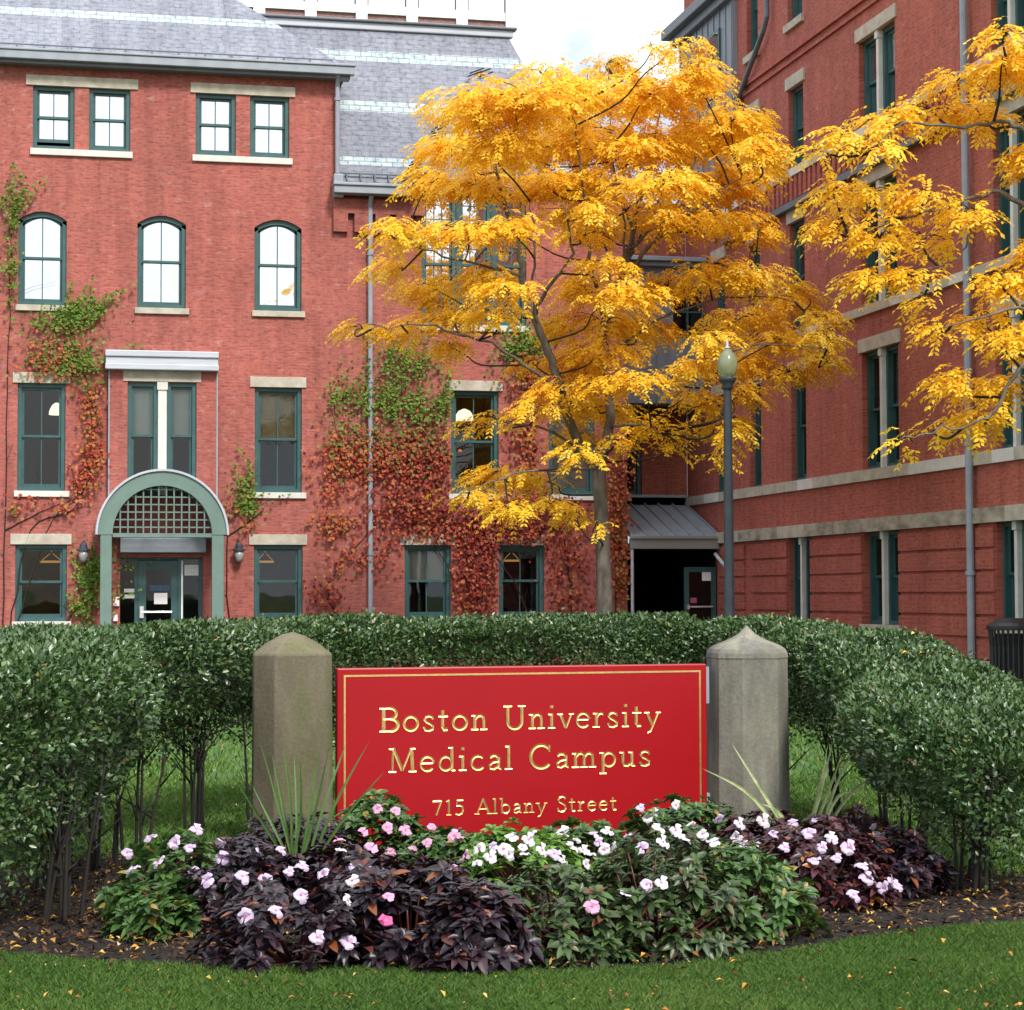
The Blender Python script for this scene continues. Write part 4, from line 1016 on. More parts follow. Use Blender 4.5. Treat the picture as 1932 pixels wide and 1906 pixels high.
def build_tree(name, lb, base_d, trunk, limbs, pads, dens, leafL, group=None, seed=1, dz=1., tipx=None):
    """trunk/limbs: picture coordinates with distance; pads: foliage masses"""
    global rng
    rng = np.random.default_rng(seed)
    P0 = atd(trunk[0][0], trunk[0][1], base_d); T = thing(name, lb, 'tree', (P0[0], P0[1], 0), group)
    b = MB(); tp = smooth_path([np.append(atd(q[0], q[1], base_d+q[3]), q[2]) for q in trunk], 4)
    tp[0, 2] = -.05; b.tube(tp[:, :3], tp[:, 3], 12); b.build('trunk', M['bark'], T, smooth=True)
    lb_ = MB(); sk = [tp[len(tp)//2:, :3]]
    for L in limbs:
        q = smooth_path([np.append(atd(x, y, base_d+dd), r) for x, y, r, dd in L], 5)
        q[1:-1, :3] += rng.normal(size=(len(q)-2, 3))*.02
        lb_.tube(q[:, :3], np.maximum(q[:, 3], .008), 7, 0); sk.append(q[:, :3])
    SK = np.concatenate(sk); Pl, Dl, Ll = [], [], []; ax = P0[:2]
    for (x, y, rx, ry, dd) in pads:
        d = base_d+dd; c = atd(x, y, d); sx_, sz = rx*d/FPX, ry*d/FPX; sy = min(max(sx_*.9, .3), 1.3)
        dv = SK-c; cost = np.linalg.norm(dv, axis=1)+1.1*np.maximum(dv[:, 2]+.30*np.hypot(dv[:, 0], dv[:, 1]), 0)
        s = SK[np.argmin(cost)]; mid = (s+c)/2+np.array([0, 0, -.02])
        hl = np.linalg.norm(c-s); mid = mid+np.array([rng.normal()*.07, rng.normal()*.07, -.10])*hl*.8; m3 = (mid+c)/2+np.array([rng.normal()*.05, rng.normal()*.05, .02])*hl
        q = smooth_path([s, mid, m3, c], 4); lb_.tube(q, np.linspace(.019, .008, len(q)), 5, 1)
        nt_ = max(4, int(rx*ry/420)); n = int(dens*rx*ry/100*(d/35)**0)
        u = rvec(n)*(rng.random((n, 1))**.42)
        loc = u*np.array([sx_*1.04, sy, sz*.74]); pos = c+loc[:, 0:1]*RT+loc[:, 1:2]*np.array([FW[0], FW[1], 0])+np.array([0, 0, 1])*loc[:, 2:3]
        tw = pos[rng.choice(n, nt_)]
        for e in tw:
            m2 = (c+e)/2+np.array([0, 0, .06]); lb_.tube(smooth_path([c, m2, e], 3), np.linspace(.011, .004, 7), 4, 1)
        # leaves gather along the twigs
        k = rng.random(n) < .5
        ti = rng.integers(0, nt_, n); f = rng.random((n, 1))**.6
        pos2 = c+(tw[ti]-c)*f+rng.normal(size=(n, 3))*.07+np.array([0, 0, .04])
        pos = np.where(k[:, None], pos2, pos)
        rd = pos-c; rd[:, 2] *= .3; ra = np.stack([pos[:, 0]-ax[0], pos[:, 1]-ax[1], np.zeros(n)], 1)
        Dv = unit(unit(rd)*.7+unit(ra)*.55+rvec(n)*.75); Dv[:, 2] = Dv[:, 2]*.4-.02
        Pl.append(pos); Dl.append(Dv); Ll.append(leafL*rng.uniform(.65, 1.2, n))
    lb_.build('limbs', [M['bark'], M['twig']], T, smooth=True, fixn=False)
    P, D, L = np.concatenate(Pl), np.concatenate(Dl), np.concatenate(Ll)
    V, F, k = pinnate(P, D, L)
    n = len(P); tint = np.clip(rng.normal(.55, .2, n)+.12*np.sin(P[:, 0]*2.1)*np.cos(P[:, 2]*2.3), 0, 1)
    npmesh('crown', V, F, yellow, T, np.tile(tint, k)*.85+np.repeat(rng.random(k), n)*.15)
    return T
R_ = np.random.default_rng(3)
main_pads = [(900,200,110,55),(1000,185,110,55),(1110,175,100,55),(1220,180,100,65),(1310,145,65,50),(1290,88,36,26),(1148,118,36,28),(1025,140,50,22),(1230,95,22,22),(1375,230,80,60),(1430,280,52,45),
 (860,285,80,45),(960,275,110,55),(1080,265,110,55),(1200,270,110,55),(1310,265,100,55),(815,345,62,40),(900,352,80,40),(1020,350,90,36),(1120,340,100,40),(1240,350,100,45),(1360,335,100,45),(1446,310,36,26),
 (735,430,48,26),(790,452,60,26),(880,440,85,30),(970,432,75,28),(1100,405,80,32),(1130,440,65,20),(1250,410,85,34),(1370,415,75,34),(1430,438,45,24),
 (745,510,52,28),(820,545,75,32),(900,520,75,24),(960,545,60,24),(1100,540,65,34),(1180,560,85,34),(1260,540,75,34),(1340,510,75,34),(1420,520,75,34),(1495,560,65,34),(1550,600,45,26),
 (685,620,50,18),(765,620,55,22),(850,600,75,28),(930,590,55,24),(850,655,55,18),(1050,610,36,36),(1140,610,85,38),(1230,620,65,34),(1400,600,85,34),(1475,640,85,34),(1545,678,46,32),(1400,690,75,32),(1490,702,60,24),(1310,690,55,30),
 (1100,680,45,50),(1060,740,52,30),(1010,772,52,18),(935,790,50,13),(885,806,22,7),(1120,770,60,30),(1090,822,60,22),(1200,720,52,30),(1240,810,50,26),(1265,840,24,18),(1340,760,34,32),(1375,815,28,22),(1360,868,12,28),
 (950,892,70,22),(885,932,62,20),(1020,905,52,26),(1040,950,60,20),(960,962,44,16),(1090,972,34,16),(1125,990,14,8),(1560,640,40,20),(1150,500,60,22),(1150,660,50,30),(1125,725,42,34),(1078,668,36,28),(1165,770,40,22),(1090,855,48,18),(1160,835,34,16),(1405,742,50,22),(1330,805,36,20),(1300,745,40,20),(1345,640,50,24),(1010,690,36,24),(1385,790,22,20)]
mp_ = []
for (x, y, rx, ry) in main_pads:
    t = max(0., 1-((x-1120)/520)**2)*(1 if y < 700 else .55); s = R_.uniform(-1, 1)*2.9*math.sqrt(t)
    mp_.append((x, y, rx, ry, s))
    if y < 460 and rx > 60: mp_.append((x+R_.uniform(-30, 30), y+R_.uniform(-15, 15), rx*.7, ry*.7, -s*.7+R_.uniform(-1, 1)))
build_tree('honey_locust_tree', 'golden yellow leafed tree with forked grey trunk before the ivy wall', 35.,
 [(1144, 1300, .175, 0), (1141, 1165, .145, 0), (1137, 1030, .125, 0), (1131, 910, .118, 0), (1128, 875, .12, 0)],
 [[(1128, 885, .10, 0), (1095, 845, .085, -.2), (1062, 745, .075, -.5), (1040, 680, .07, -.6), (1005, 600, .062, -.8), (985, 520, .055, -.9), (970, 440, .045, -1), (948, 370, .035, -1), (928, 290, .022, -1), (915, 220, .01, -1)],
  [(1128, 885, .11, 0), (1150, 805, .085, .1), (1148, 740, .075, .2), (1133, 680, .07, .2), (1142, 600, .066, .3), (1174, 525, .06, .4), (1192, 440, .045, .5), (1215, 350, .03, .6), (1236, 250, .02, .6), (1250, 150, .008, .7)],
  [(1174, 525, .045, .4), (1230, 462, .035, .1), (1320, 390, .022, -.4), (1400, 330, .01, -.8)],
  [(1142, 600, .04, .3), (1112, 510, .035, -.3), (1106, 400, .025, -.6), (1092, 300, .018, -.8), (1080, 200, .008, -.9)],
  [(1005, 600, .04, -.8), (1038, 535, .03, -1.2), (1078, 480, .022, -1.4), (1062, 380, .012, -1.6)],
  [(1062, 745, .035, -.5), (985, 685, .03, -.9), (905, 642, .022, -1.3), (800, 612, .014, -1.6), (700, 622, .006, -1.8)],
  [(985, 520, .028, -.9), (900, 500, .02, -1.1), (800, 470, .013, -1.2), (730, 440, .006, -1.2)],
  [(1148, 740, .035, .2), (1250, 720, .026, -.4), (1330, 680, .02, -.8), (1450, 650, .013, -1.2), (1560, 660, .006, -1.4)],
  [(1150, 805, .03, .1), (1200, 800, .02, -.3), (1250, 815, .008, -.6)],
  [(1128, 885, .03, 0), (1050, 890, .022, -.6), (950, 900, .014, -1.1), (860, 940, .006, -1.4)],
  [(1095, 845, .03, -.2), (1000, 800, .018, -.7), (900, 800, .007, -1.1)],
  [(1133, 680, .03, .2), (1250, 600, .022, 0), (1400, 560, .014, -.3), (1500, 570, .006, -.5)],
  [(1192, 440, .03, .5), (1165, 350, .02, .8), (1150, 240, .012, 1), (1148, 130, .005, 1.1)],
  [(1174, 525, .03, .4), (1178, 440, .022, .0), (1172, 360, .014, -.2), (1160, 270, .006, -.3)],
  [(1142, 600, .03, .3), (1150, 530, .026, -.2), (1140, 440, .02, -.7), (1150, 350, .01, -1.)],
  [(1190, 470, .026, .4), (1250, 420, .018, -.2), (1330, 380, .012, -.6), (1420, 345, .005, -.9)],
  [(1020, 640, .03, -.7), (1005, 560, .024, -1.1), (1010, 470, .018, -1.4), (1000, 380, .008, -1.6)],
  [(1180, 500, .026, .4), (1215, 430, .02, 1.), (1265, 340, .012, 1.3), (1340, 240, .005, 1.5)],
  [(1230, 462, .028, .1), (1290, 360, .018, .5), (1320, 220, .01, .9), (1295, 90, .004, 1.)]],
 mp_, 6.6, .28, seed=11)
rp = [(1890,120,50,32),(1810,150,55,20),(1890,70,40,24),(1760,208,65,24),(1850,218,65,30),(1672,228,62,20),(1585,262,46,22),(1650,282,46,15),(1572,368,50,20),(1640,370,55,20),(1740,372,55,25),(1830,398,55,28),(1580,430,50,24),(1660,450,55,20),(1740,452,55,25),(1640,530,45,20),(1720,520,55,20),(1745,562,18,12),
 (1885,530,46,28),(1840,600,55,20),(1765,618,34,16),(1900,640,36,26),(1800,722,55,24),(1880,730,45,34),(1850,788,55,22),(1775,810,48,14),(1700,833,26,7),(1540,282,16,12),(1960,300,60,50),(1990,480,60,60),(1980,640,60,60),(2060,560,80,80),(2060,380,90,80),(2080,220,100,80),(1990,120,70,60)]
build_tree('honey_locust_tree', 'near golden yellow tree whose branches reach in from the right edge', 23.,
 [(2125, 1520, .17, 0), (2120, 1200, .15, 0), (2112, 800, .13, 0), (2105, 500, .11, 0), (2085, 250, .06, 0), (2075, 100, .03, 0)],
 [[(2105, 430, .05, 0), (1990, 300, .035, 0), (1913, 232, .025, -.1), (1840, 236, .018, -.2), (1703, 238, .012, -.4), (1640, 290, .004, -.5)],
  [(2105, 480, .05, 0), (1990, 410, .04, .3), (1918, 380, .03, .3), (1866, 362, .026, .2), (1790, 388, .016, 0), (1690, 420, .01, -.2), (1600, 445, .004, -.3)],
  [(1866, 362, .018, .2), (1834, 400, .014, .3), (1826, 450, .012, .3), (1800, 490, .009, .2), (1720, 515, .004, 0)],
  [(2110, 640, .05, 0), (2000, 650, .035, -.2), (1930, 690, .025, -.3), (1866, 785, .016, -.5), (1780, 812, .01, -.6), (1695, 834, .004, -.7)],
  [(2090, 300, .05, 0), (1990, 170, .03, .1), (1900, 130, .018, .2), (1800, 145, .006, .2)],
  [(2105, 560, .04, 0), (1990, 560, .025, -.3), (1900, 590, .015, -.5), (1780, 618, .005, -.7)]],
 [(x, y, rx, ry, R_.uniform(-.6, .6)) for x, y, rx, ry in rp], 4.7, .26, seed=12)

# ------------------------------------------------------------------ ivy on the wall
rng = np.random.default_rng(21)
ivym = leafmat('ivy leaf', [(0., (.17, .28, .045)), (.22, (.085, .15, .03)), (.42, (.19, .15, .035)), (.55, (.46, .16, .05)), (.7, (.42, .07, .034)), (.86, (.24, .030, .019)), (1., (.13, .014, .012))], .55, .22, .22)
open_ = [r for r, kw in ws]
def ivy(lb, blobs, stems):
    P0 = atY(stems[0][0][0], stems[0][0][1], 43.95); T = thing('climbing_vine', lb, 'vine', (P0[0], 43.95, 0), 'vines on the brick wall')
    Ps, Ds, Ts_, Ls = [], [], [], []
    for (x, y, rx, ry, n, c) in blobs:
        n = int(n*(1.4 if c > .3 else .75)); q = rng.normal(size=(n, 2))*(.56 if c > .3 else .66); X = x+q[:, 0]*rx; Y = y+q[:, 1]*ry
        for xx, yy in zip(X, Y):
            p = atY(xx, yy, 43.93-rng.random()*.10)
            if p[2] < .1 or p[2] > 11: continue
            if any(r[0]-.02 < p[0] < r[1]+.02 and r[2]-.03 < p[2] < r[3]+.03 for r in open_) and rng.random() > .03: continue
            if p[0] > UEND+.15: continue
            if ent[0] < p[0] < ent[1] and p[2] < ent[2]:
                p[1] -= WB
            Ps.append(p); t = c-.06*(c > .5)+rng.normal()*.16
            if rng.random() < .06: t = rng.uniform(.45, .62)
            Ts_.append(min(max(t, 0), 1))
            g = c < .3
            d = np.array([rng.normal()*.5+(.35 if g else 0), -.35, (.3 if g else -.75)+rng.normal()*.45]); Ds.append(d)
            Ls.append(rng.uniform(.055, .115) if not g else rng.uniform(.05, .10))
    for (x, y, rx, ry, n, c) in blobs:          # young green shoots running up and sideways
        if c > .21 or n < 50: continue
        for k in range(max(3, n//6)):
            X = x+rng.normal()*.5*rx; Y = y-abs(rng.normal())*.4*ry; dx, dy = rng.normal()*3+3, -rng.uniform(2.5, 6)
            for j in range(rng.integers(6, 15)):
                p = atY(X+dx*j, Y+dy*j, 43.90-rng.random()*.05)
                if any(r[0] < p[0] < r[1] and r[2] < p[2] < r[3] for r in open_): break
                Ps.append(p); Ts_.append(rng.uniform(0, .1)); Ds.append(np.array([rng.normal()*.7, -.4, rng.normal()*.5-.1])); Ls.append(rng.uniform(.06, .10))
    Ps, Ds = np.array(Ps), np.array(Ds); n = len(Ps); L = np.array(Ls)
    Nn = np.tile([0, -1., .25], (n, 1))+rng.normal(size=(n, 3))*.4
    rhombs('leaves', Ps, Ds, Nn, L, L*.85, ivym, T, np.array(Ts_), .12)
    b = MB()
    for s in stems:
        q = smooth_path([atY(x, y, 43.975) for x, y in s], 5); q[1:, 0] += rng.normal(size=len(q)-1)*.02
        b.tube(q, np.linspace(.014, .004, len(q)), 4)
        for k in range(2, len(q)-1, 2):
            e = q[k]+np.array([rng.normal()*.5, 0, abs(rng.normal())*.5]); b.tube([q[k], (q[k]+e)/2+np.array([0, 0, .05]), e], [.006, .004, .002], 3)
    b.build('stems', M['twig'], T, fixn=False)
ivy('green and red vine climbing the wall at the left edge', [(25,430,18,70,120,.15),(18,370,14,30,40,.05),(22,540,15,60,80,.2),(110,620,60,40,260,.15),(150,600,50,16,70,.0),(100,680,60,40,220,.55),(150,705,45,26,160,.2),(172,760,20,60,120,.6),(175,860,25,60,190,.75),(150,905,20,40,60,.72),(60,950,60,20,30,.9),(120,960,20,20,18,.5),(25,960,12,12,14,.5)],
    [[(20, 1180), (60, 1000), (140, 960), (175, 860), (170, 740), (120, 640), (60, 600)], [(5, 1180), (14, 800), (18, 560), (24, 400)], [(30, 1180), (100, 980), (185, 930)], [(10, 1000), (90, 960), (150, 940)]])
ivy('low green vine beside the left post of the arched doorway', [(165,1110,22,60,220,.06),(150,1160,30,30,100,.2),(60,1192,60,14,60,.4),(218,1120,6,50,30,.1),(90,1192,12,8,20,.5)], [[(165, 1195), (160, 1120), (172, 1050)], [(110, 1195), (150, 1140), (180, 1080)]])
ivy('small yellow green vine between the arched doorway and the second floor window', [(450,930,26,45,60,.06),(465,965,24,24,60,.04),(480,955,20,14,36,.1),(425,960,18,18,20,.5),(470,990,20,12,10,.5)], [[(432, 1190), (428, 1010), (440, 960), (460, 900)], [(432, 1010), (470, 985), (500, 960)]])
ivy('broad crimson vine with green tips covering the wall behind the yellow tree', [(650,770,36,64,130,.10),(740,725,50,60,150,.04),(715,790,52,60,150,.14),(800,800,60,45,170,.2),(690,830,80,44,130,.42),(790,835,70,36,150,.40),(640,830,34,40,60,.45),(740,860,80,40,120,.62),(780,700,25,35,60,.0),(975,680,42,50,260,.17),(830,760,20,30,60,.1),
  (700,870,90,40,360,.8),(800,870,80,60,470,.9),(640,900,40,60,110,.7),(630,985,40,26,110,.68),(770,960,80,50,370,.9),(880,990,120,50,620,.93),(1000,970,100,60,520,.93),(900,1060,50,60,380,.95),(890,1130,45,45,240,.95),(1070,1060,60,60,200,.9),(1060,1140,60,30,90,.9),(1165,950,22,120,360,.75),(1170,1080,16,60,150,.68),(1000,720,40,60,220,.85),(1100,700,60,60,220,.8),(615,1120,36,36,90,.93),(990,830,30,60,170,.8),(1100,880,60,60,170,.85),(700,1050,60,30,60,.85),(640,1060,30,20,20,.6),(960,1010,80,20,120,.95)],
    [[(1000, 1170), (960, 1080), (880, 980), (780, 860), (720, 760)], [(880, 1170), (840, 1060), (760, 960), (650, 880), (630, 740)], [(1080, 1170), (1060, 1000), (1000, 850), (980, 700)], [(1160, 1170), (1165, 1000), (1168, 850)], [(640, 1170), (620, 1100), (700, 1000), (760, 940)], [(880, 1170), (900, 1040), (1010, 960), (1100, 900)]])

# ------------------------------------------------------------------ clipped hedge
rng = np.random.default_rng(31)
hedgem = leafmat('privet leaf', [(0., (.018, .042, .012)), (.45, (.048, .102, .028)), (.85, (.092, .160, .046)), (.97, (.15, .19, .06)), (1., (.26, .19, .06))], .35, .10, .62)
def lump(P): return .05*np.sin(P[:, 0]*3.1+P[:, 1]*1.7)+.04*np.sin(P[:, 1]*4.3-P[:, 0]*2.2+1)+.03*np.sin(P[:, 2]*6+P[:, 0]*5)
def hedge(name, lb, path, halfw, ztop, zbot, n, stems, seed, tp_=.62):
    """path: ground points (lateral, distance); values may be lists interpolated along the path"""
    Q = smooth_path([LD(*p) for p in path], 8); seg = np.linalg.norm(np.diff(Q, axis=0), axis=1); S = np.concatenate([[0], np.cumsum(seg)]); Lt = S[-1]
    T = thing(name, lb, 'hedge', LD(*path[len(path)//2]))
    s = rng.random(n)*(Lt+.9)-.45
    C = np.stack([np.interp(s, S, Q[:, k]) for k in range(3)], 1); tg = np.stack([np.interp(s, S, np.gradient(Q[:, k], S)) for k in range(3)], 1); tg = unit(tg)
    t = np.clip(s/Lt, 0, 1); f = lambda v: np.interp(t, np.linspace(0, 1, len(v)), v)
    a, zt_, zb_ = f(halfw), f(ztop), f(zbot)
    over = np.maximum(np.maximum(-s, s-Lt), 0)/.45; cap = np.sqrt(np.maximum(1-over**2, 0))
    C = C+tg*(np.where(s < 0, s, np.where(s > Lt, s-Lt, 0)))[:, None]
    ph = rng.random(n)*2*np.pi; ex = .55
    c, sn_ = np.cos(ph), np.sin(ph)
    low = sn_ < -.3
    cx_, sz_ = np.sign(c)*np.abs(c)**ex, np.sign(sn_)*np.abs(sn_)**ex
    rr = 1-np.abs(rng.normal(size=n))*.17; rr = np.where(low, 1-rng.random(n)*.9, rr)
    nrm = unit(np.stack([tg[:, 1]*c, -tg[:, 0]*c, sn_], 1))
    bh = (zt_-zb_)/2; zc = (zt_+zb_)/2
    taper = np.where(sz_ < .2, 1-tp_*np.clip((.2-sz_)/1.2, 0, 1)**.9, 1.)
    gapn = np.sin(C[:, 0]*7+ph*3)*np.sin(C[:, 1]*6-ph*2); rr = rr*np.where(gapn > .6, .86, 1.)
    off = (a*cap*taper*cx_*rr)[:, None]*np.stack([tg[:, 1], -tg[:, 0], np.zeros(n)], 1)
    P = C+off; P[:, 2] = zc+bh*(.55+.45*cap)*sz_*rr-(1-cap)*bh*.3
    P += nrm*(lump(P)*np.where(sn_ > .6, .35, 1.))[:, None]
    P[:, 2] += np.where(low, rng.normal(size=n)*.09, 0)
    sh = rng.random(n) < .012; P[sh] += (nrm[sh]*.5+np.array([0, 0, .6]))*rng.uniform(.01, .045, (sh.sum(), 1))
    keep = np.where(low, rng.random(n) < .35, True) & (P[:, 2] > .05)
    P, nrm = P[keep], nrm[keep]; m_ = len(P)
    D = unit(nrm*.55+np.array([0, 0, .35])+rvec(m_)*.8); Nn = unit(nrm*.4+np.array([0, 0, .55])+rvec(m_)*.6)
    L = rng.uniform(.026, .048, m_); rhombs('foliage', P, D, Nn, L, L*.55, hedgem, T, np.clip(rng.normal(.5, .2, m_), 0, 1), .18)
    b = MB()
    for (L0, d0, k, spread, top) in stems:
        for j in range(k):
            base = LD(L0+rng.normal()*.06, d0+rng.normal()*.06); e = base+np.array([rng.normal()*spread*.7, rng.normal()*spread*.7, top*rng.uniform(.8, 1.1)]); mid = base*.55+e*.45; mid[:2] += (base[:2]-e[:2])*.12
            b.tube(smooth_path([base, mid, e], 4), np.linspace(.013, .005, 9), 5)
            for i in range(3):
                s0 = base+(e-base)*rng.uniform(.35, .9); b.tube([s0, s0+np.array([rng.normal()*.15, rng.normal()*.15, .18])], [.007, .003], 4)
    b.build('stems', M['stem'], T, smooth=True, fixn=False)
hedge('hedge_shrub', 'big rounded dark green clipped shrub filling the left edge in front', [(-2.75, 13.6), (-2.7, 12.6), (-2.58, 11.6), (-2.52, 10.6), (-2.65, 9.9)], [.48, .50, .58, .62, .6], [1.39, 1.39, 1.37, 1.35, 1.30], [.58, .58, .45, .26, .2], 125000,
      [(-2.2, 10.2, 9, .16, .75), (-2.4, 12.2, 6, .12, .8), (-2.15, 12.0, 5, .12, .8), (-2.5, 11.2, 6, .14, .8)], 1, .45)
hedge('clipped_hedge', 'long dark green clipped hedge curving behind the red sign to the right side', [(-2.45, 13.7), (-2.15, 14.5), (-1.5, 15.8), (0, 16.4), (1.5, 16.1), (2.2, 14.9), (2.5, 13.2), (2.5, 11.6), (2.52, 11.25)], [.50, .5, .5, .5, .5, .52, .55, .58, .55], [1.40, 1.40, 1.41, 1.42, 1.42, 1.39, 1.30, 1.10, .98], [.62, .62, .55, .5, .5, .66, .56, .36, .3], 265000,
      [(-2.12, 14.0, 8, .12, .9), (-1.75, 14.7, 6, .12, .9), (-1.0, 16, 6, .1, .8), (0, 16.4, 6, .1, .8), (1., 16.2, 6, .1, .8), (1.9, 15.3, 5, .12, .9), (2.25, 14.6, 5, .12, .8), (2.4, 13.6, 6, .12, .8), (2.45, 12.6, 6, .12, .75), (2.4, 11.1, 9, .17, .7), (2.55, 11.6, 5, .14, .7)], 2)

# ------------------------------------------------------------------ flowers
rng = np.random.default_rng(41)
def lanceolate(P, D, Nn, L, W, droop):
    D = unit(D); S = unit(np.cross(D, Nn)); Nn = np.cross(S, D); n = len(P); t = [0, .22, .5, .78, 1.]; wd = [.10, .75, 1., .62, .04]
    rows = []
    for k, ww in zip(t, wd):
        c = P+D*(L*k)[:, None]-np.array([0, 0, 1])*(L*droop*k*k)[:, None]
        h = (W*ww*.5)[:, None]; rows.append(np.stack([c-S*h+Nn*h*.45, c, c+S*h+Nn*h*.45], 1))
    V = np.concatenate(rows, 1); i = np.arange(n)[:, None]*15; F = []
    for r in range(4):
        for s in range(2): F.append(i+np.array([r*3+s, r*3+s+1, r*3+s+4, r*3+s+3]))
    return V.reshape(-1, 3), np.stack(F, 1).reshape(-1, 4), 8
greenleaf = leafmat('green impatiens leaf', [(0., (.025, .055, .018)), (.5, (.055, .125, .03)), (.8, (.10, .20, .045)), (1., (.30, .22, .05))], .38, .2, .5)
limeleaf = leafmat('lime impatiens leaf', [(0., (.06, .13, .025)), (.6, (.15, .30, .05)), (1., (.24, .40, .08))], .4, .3, .45)
oliveleaf = leafmat('bronze green impatiens leaf', [(0., (.03, .022, .018)), (.4, (.04, .07, .026)), (.8, (.085, .15, .045)), (1., (.16, .06, .03))], .38, .2, .5)
darkleaf = leafmat('purple impatiens leaf', [(0., (.010, .006, .010)), (.6, (.026, .017, .027)), (.88, (.07, .022, .026)), (1., (.20, .06, .02))], .36, .05, .5)
wineleaf = leafmat('wine impatiens leaf', [(0., (.014, .005, .009)), (.6, (.045, .013, .02)), (.88, (.10, .02, .02)), (1., (.30, .11, .02))], .36, .07, .5)
stemm = pm('fleshy red stem', (.12, .025, .02), .5, .4, 8)
def plant_mesh(kind, seed, nw=64, leafL=.105, leafW=.036):
    global rng
    rng = np.random.default_rng(seed)
    th = np.arccos(np.clip(1-rng.random(nw)*1.12, -1, 1)); ph = rng.random(nw)*6.283
    r = rng.uniform(.82, 1.06, nw)
    A = np.stack([np.sin(th)*np.cos(ph), np.sin(th)*np.sin(ph), np.maximum(np.cos(th), -.15)], 1)
    tip = A*r[:, None]                      # unit dome, scaled by the object
    return tip
def build_plant(lb, x, yb, d, rx, h, mt, group, seed, nw=70, leafL=.105):
    c = atd(x, yb, d); c[2] = 0
    T = thing('impatiens_plant', lb, 'flowering plant', c, group)
    tip = plant_mesh(None, seed, nw)
    ry = rx*.85
    tips = tip*np.array([rx, ry, h*.86])+np.array([0, 0, h*.14]); tips[:, 2] = np.maximum(tips[:, 2], .05)
    ax = unit(tip*np.array([1/rx, 1/ry, 1/h])*.25*rx+np.array([0, 0, .55])+rng.normal(size=tip.shape)*.22)
    Ps, Ds, Ns, Ls = [], [], [], []
    for layer, (kk, ln, el, dn) in enumerate(((7, 1., .12, 0.), (5, .6, .6, -.010), (6, 1.05, -.05, .05))):
        for j in range(kk):
            ang = 6.283*(j/kk)+rng.random(nw)*6.283/kk*.6+layer
            e1 = unit(np.cross(ax, rvec(nw)*.001+np.array([.3, .9, .1]))); e2 = np.cross(ax, e1)
            ddir = e1*np.cos(ang)[:, None]+e2*np.sin(ang)[:, None]
            Ps.append(tips-ax*dn); Ds.append(unit(ddir+ax*(el+rng.normal(size=nw)*.12)[:, None])); Ns.append(ax); Ls.append(leafL*ln*rng.uniform(.75, 1.15, nw))
    P, D, Nn, L = map(np.concatenate, (Ps, Ds, Ns, Ls))
    L = L*.74; V, F, k = lanceolate(P, D, Nn, L, L*.47, .16)
    V = V+c; n = len(P); tint = np.clip(rng.normal(.5, .2, n), 0, 1); tint[rng.random(n) < .02] = 1.
    npmesh('leaves', V, F, mt, T, np.repeat(tint, k), smooth=True)
    b = MB()
    for j in range(0, nw, 2):
        q = tips[j]; base = np.array([q[0]*.15, q[1]*.15, .0]); b.tube([c+base, c+q*np.array([.65, .65, .55]), c+q], [.008, .006, .004], 5)
    b.build('stems', stemm, T, smooth=True, fixn=False)
    return dict(T=T, c=c, rx=rx, ry=ry, h=h)
GRN, DRK = 'green leaved impatiens in the flower bed', 'dark leaved impatiens in the flower bed'
PL = []
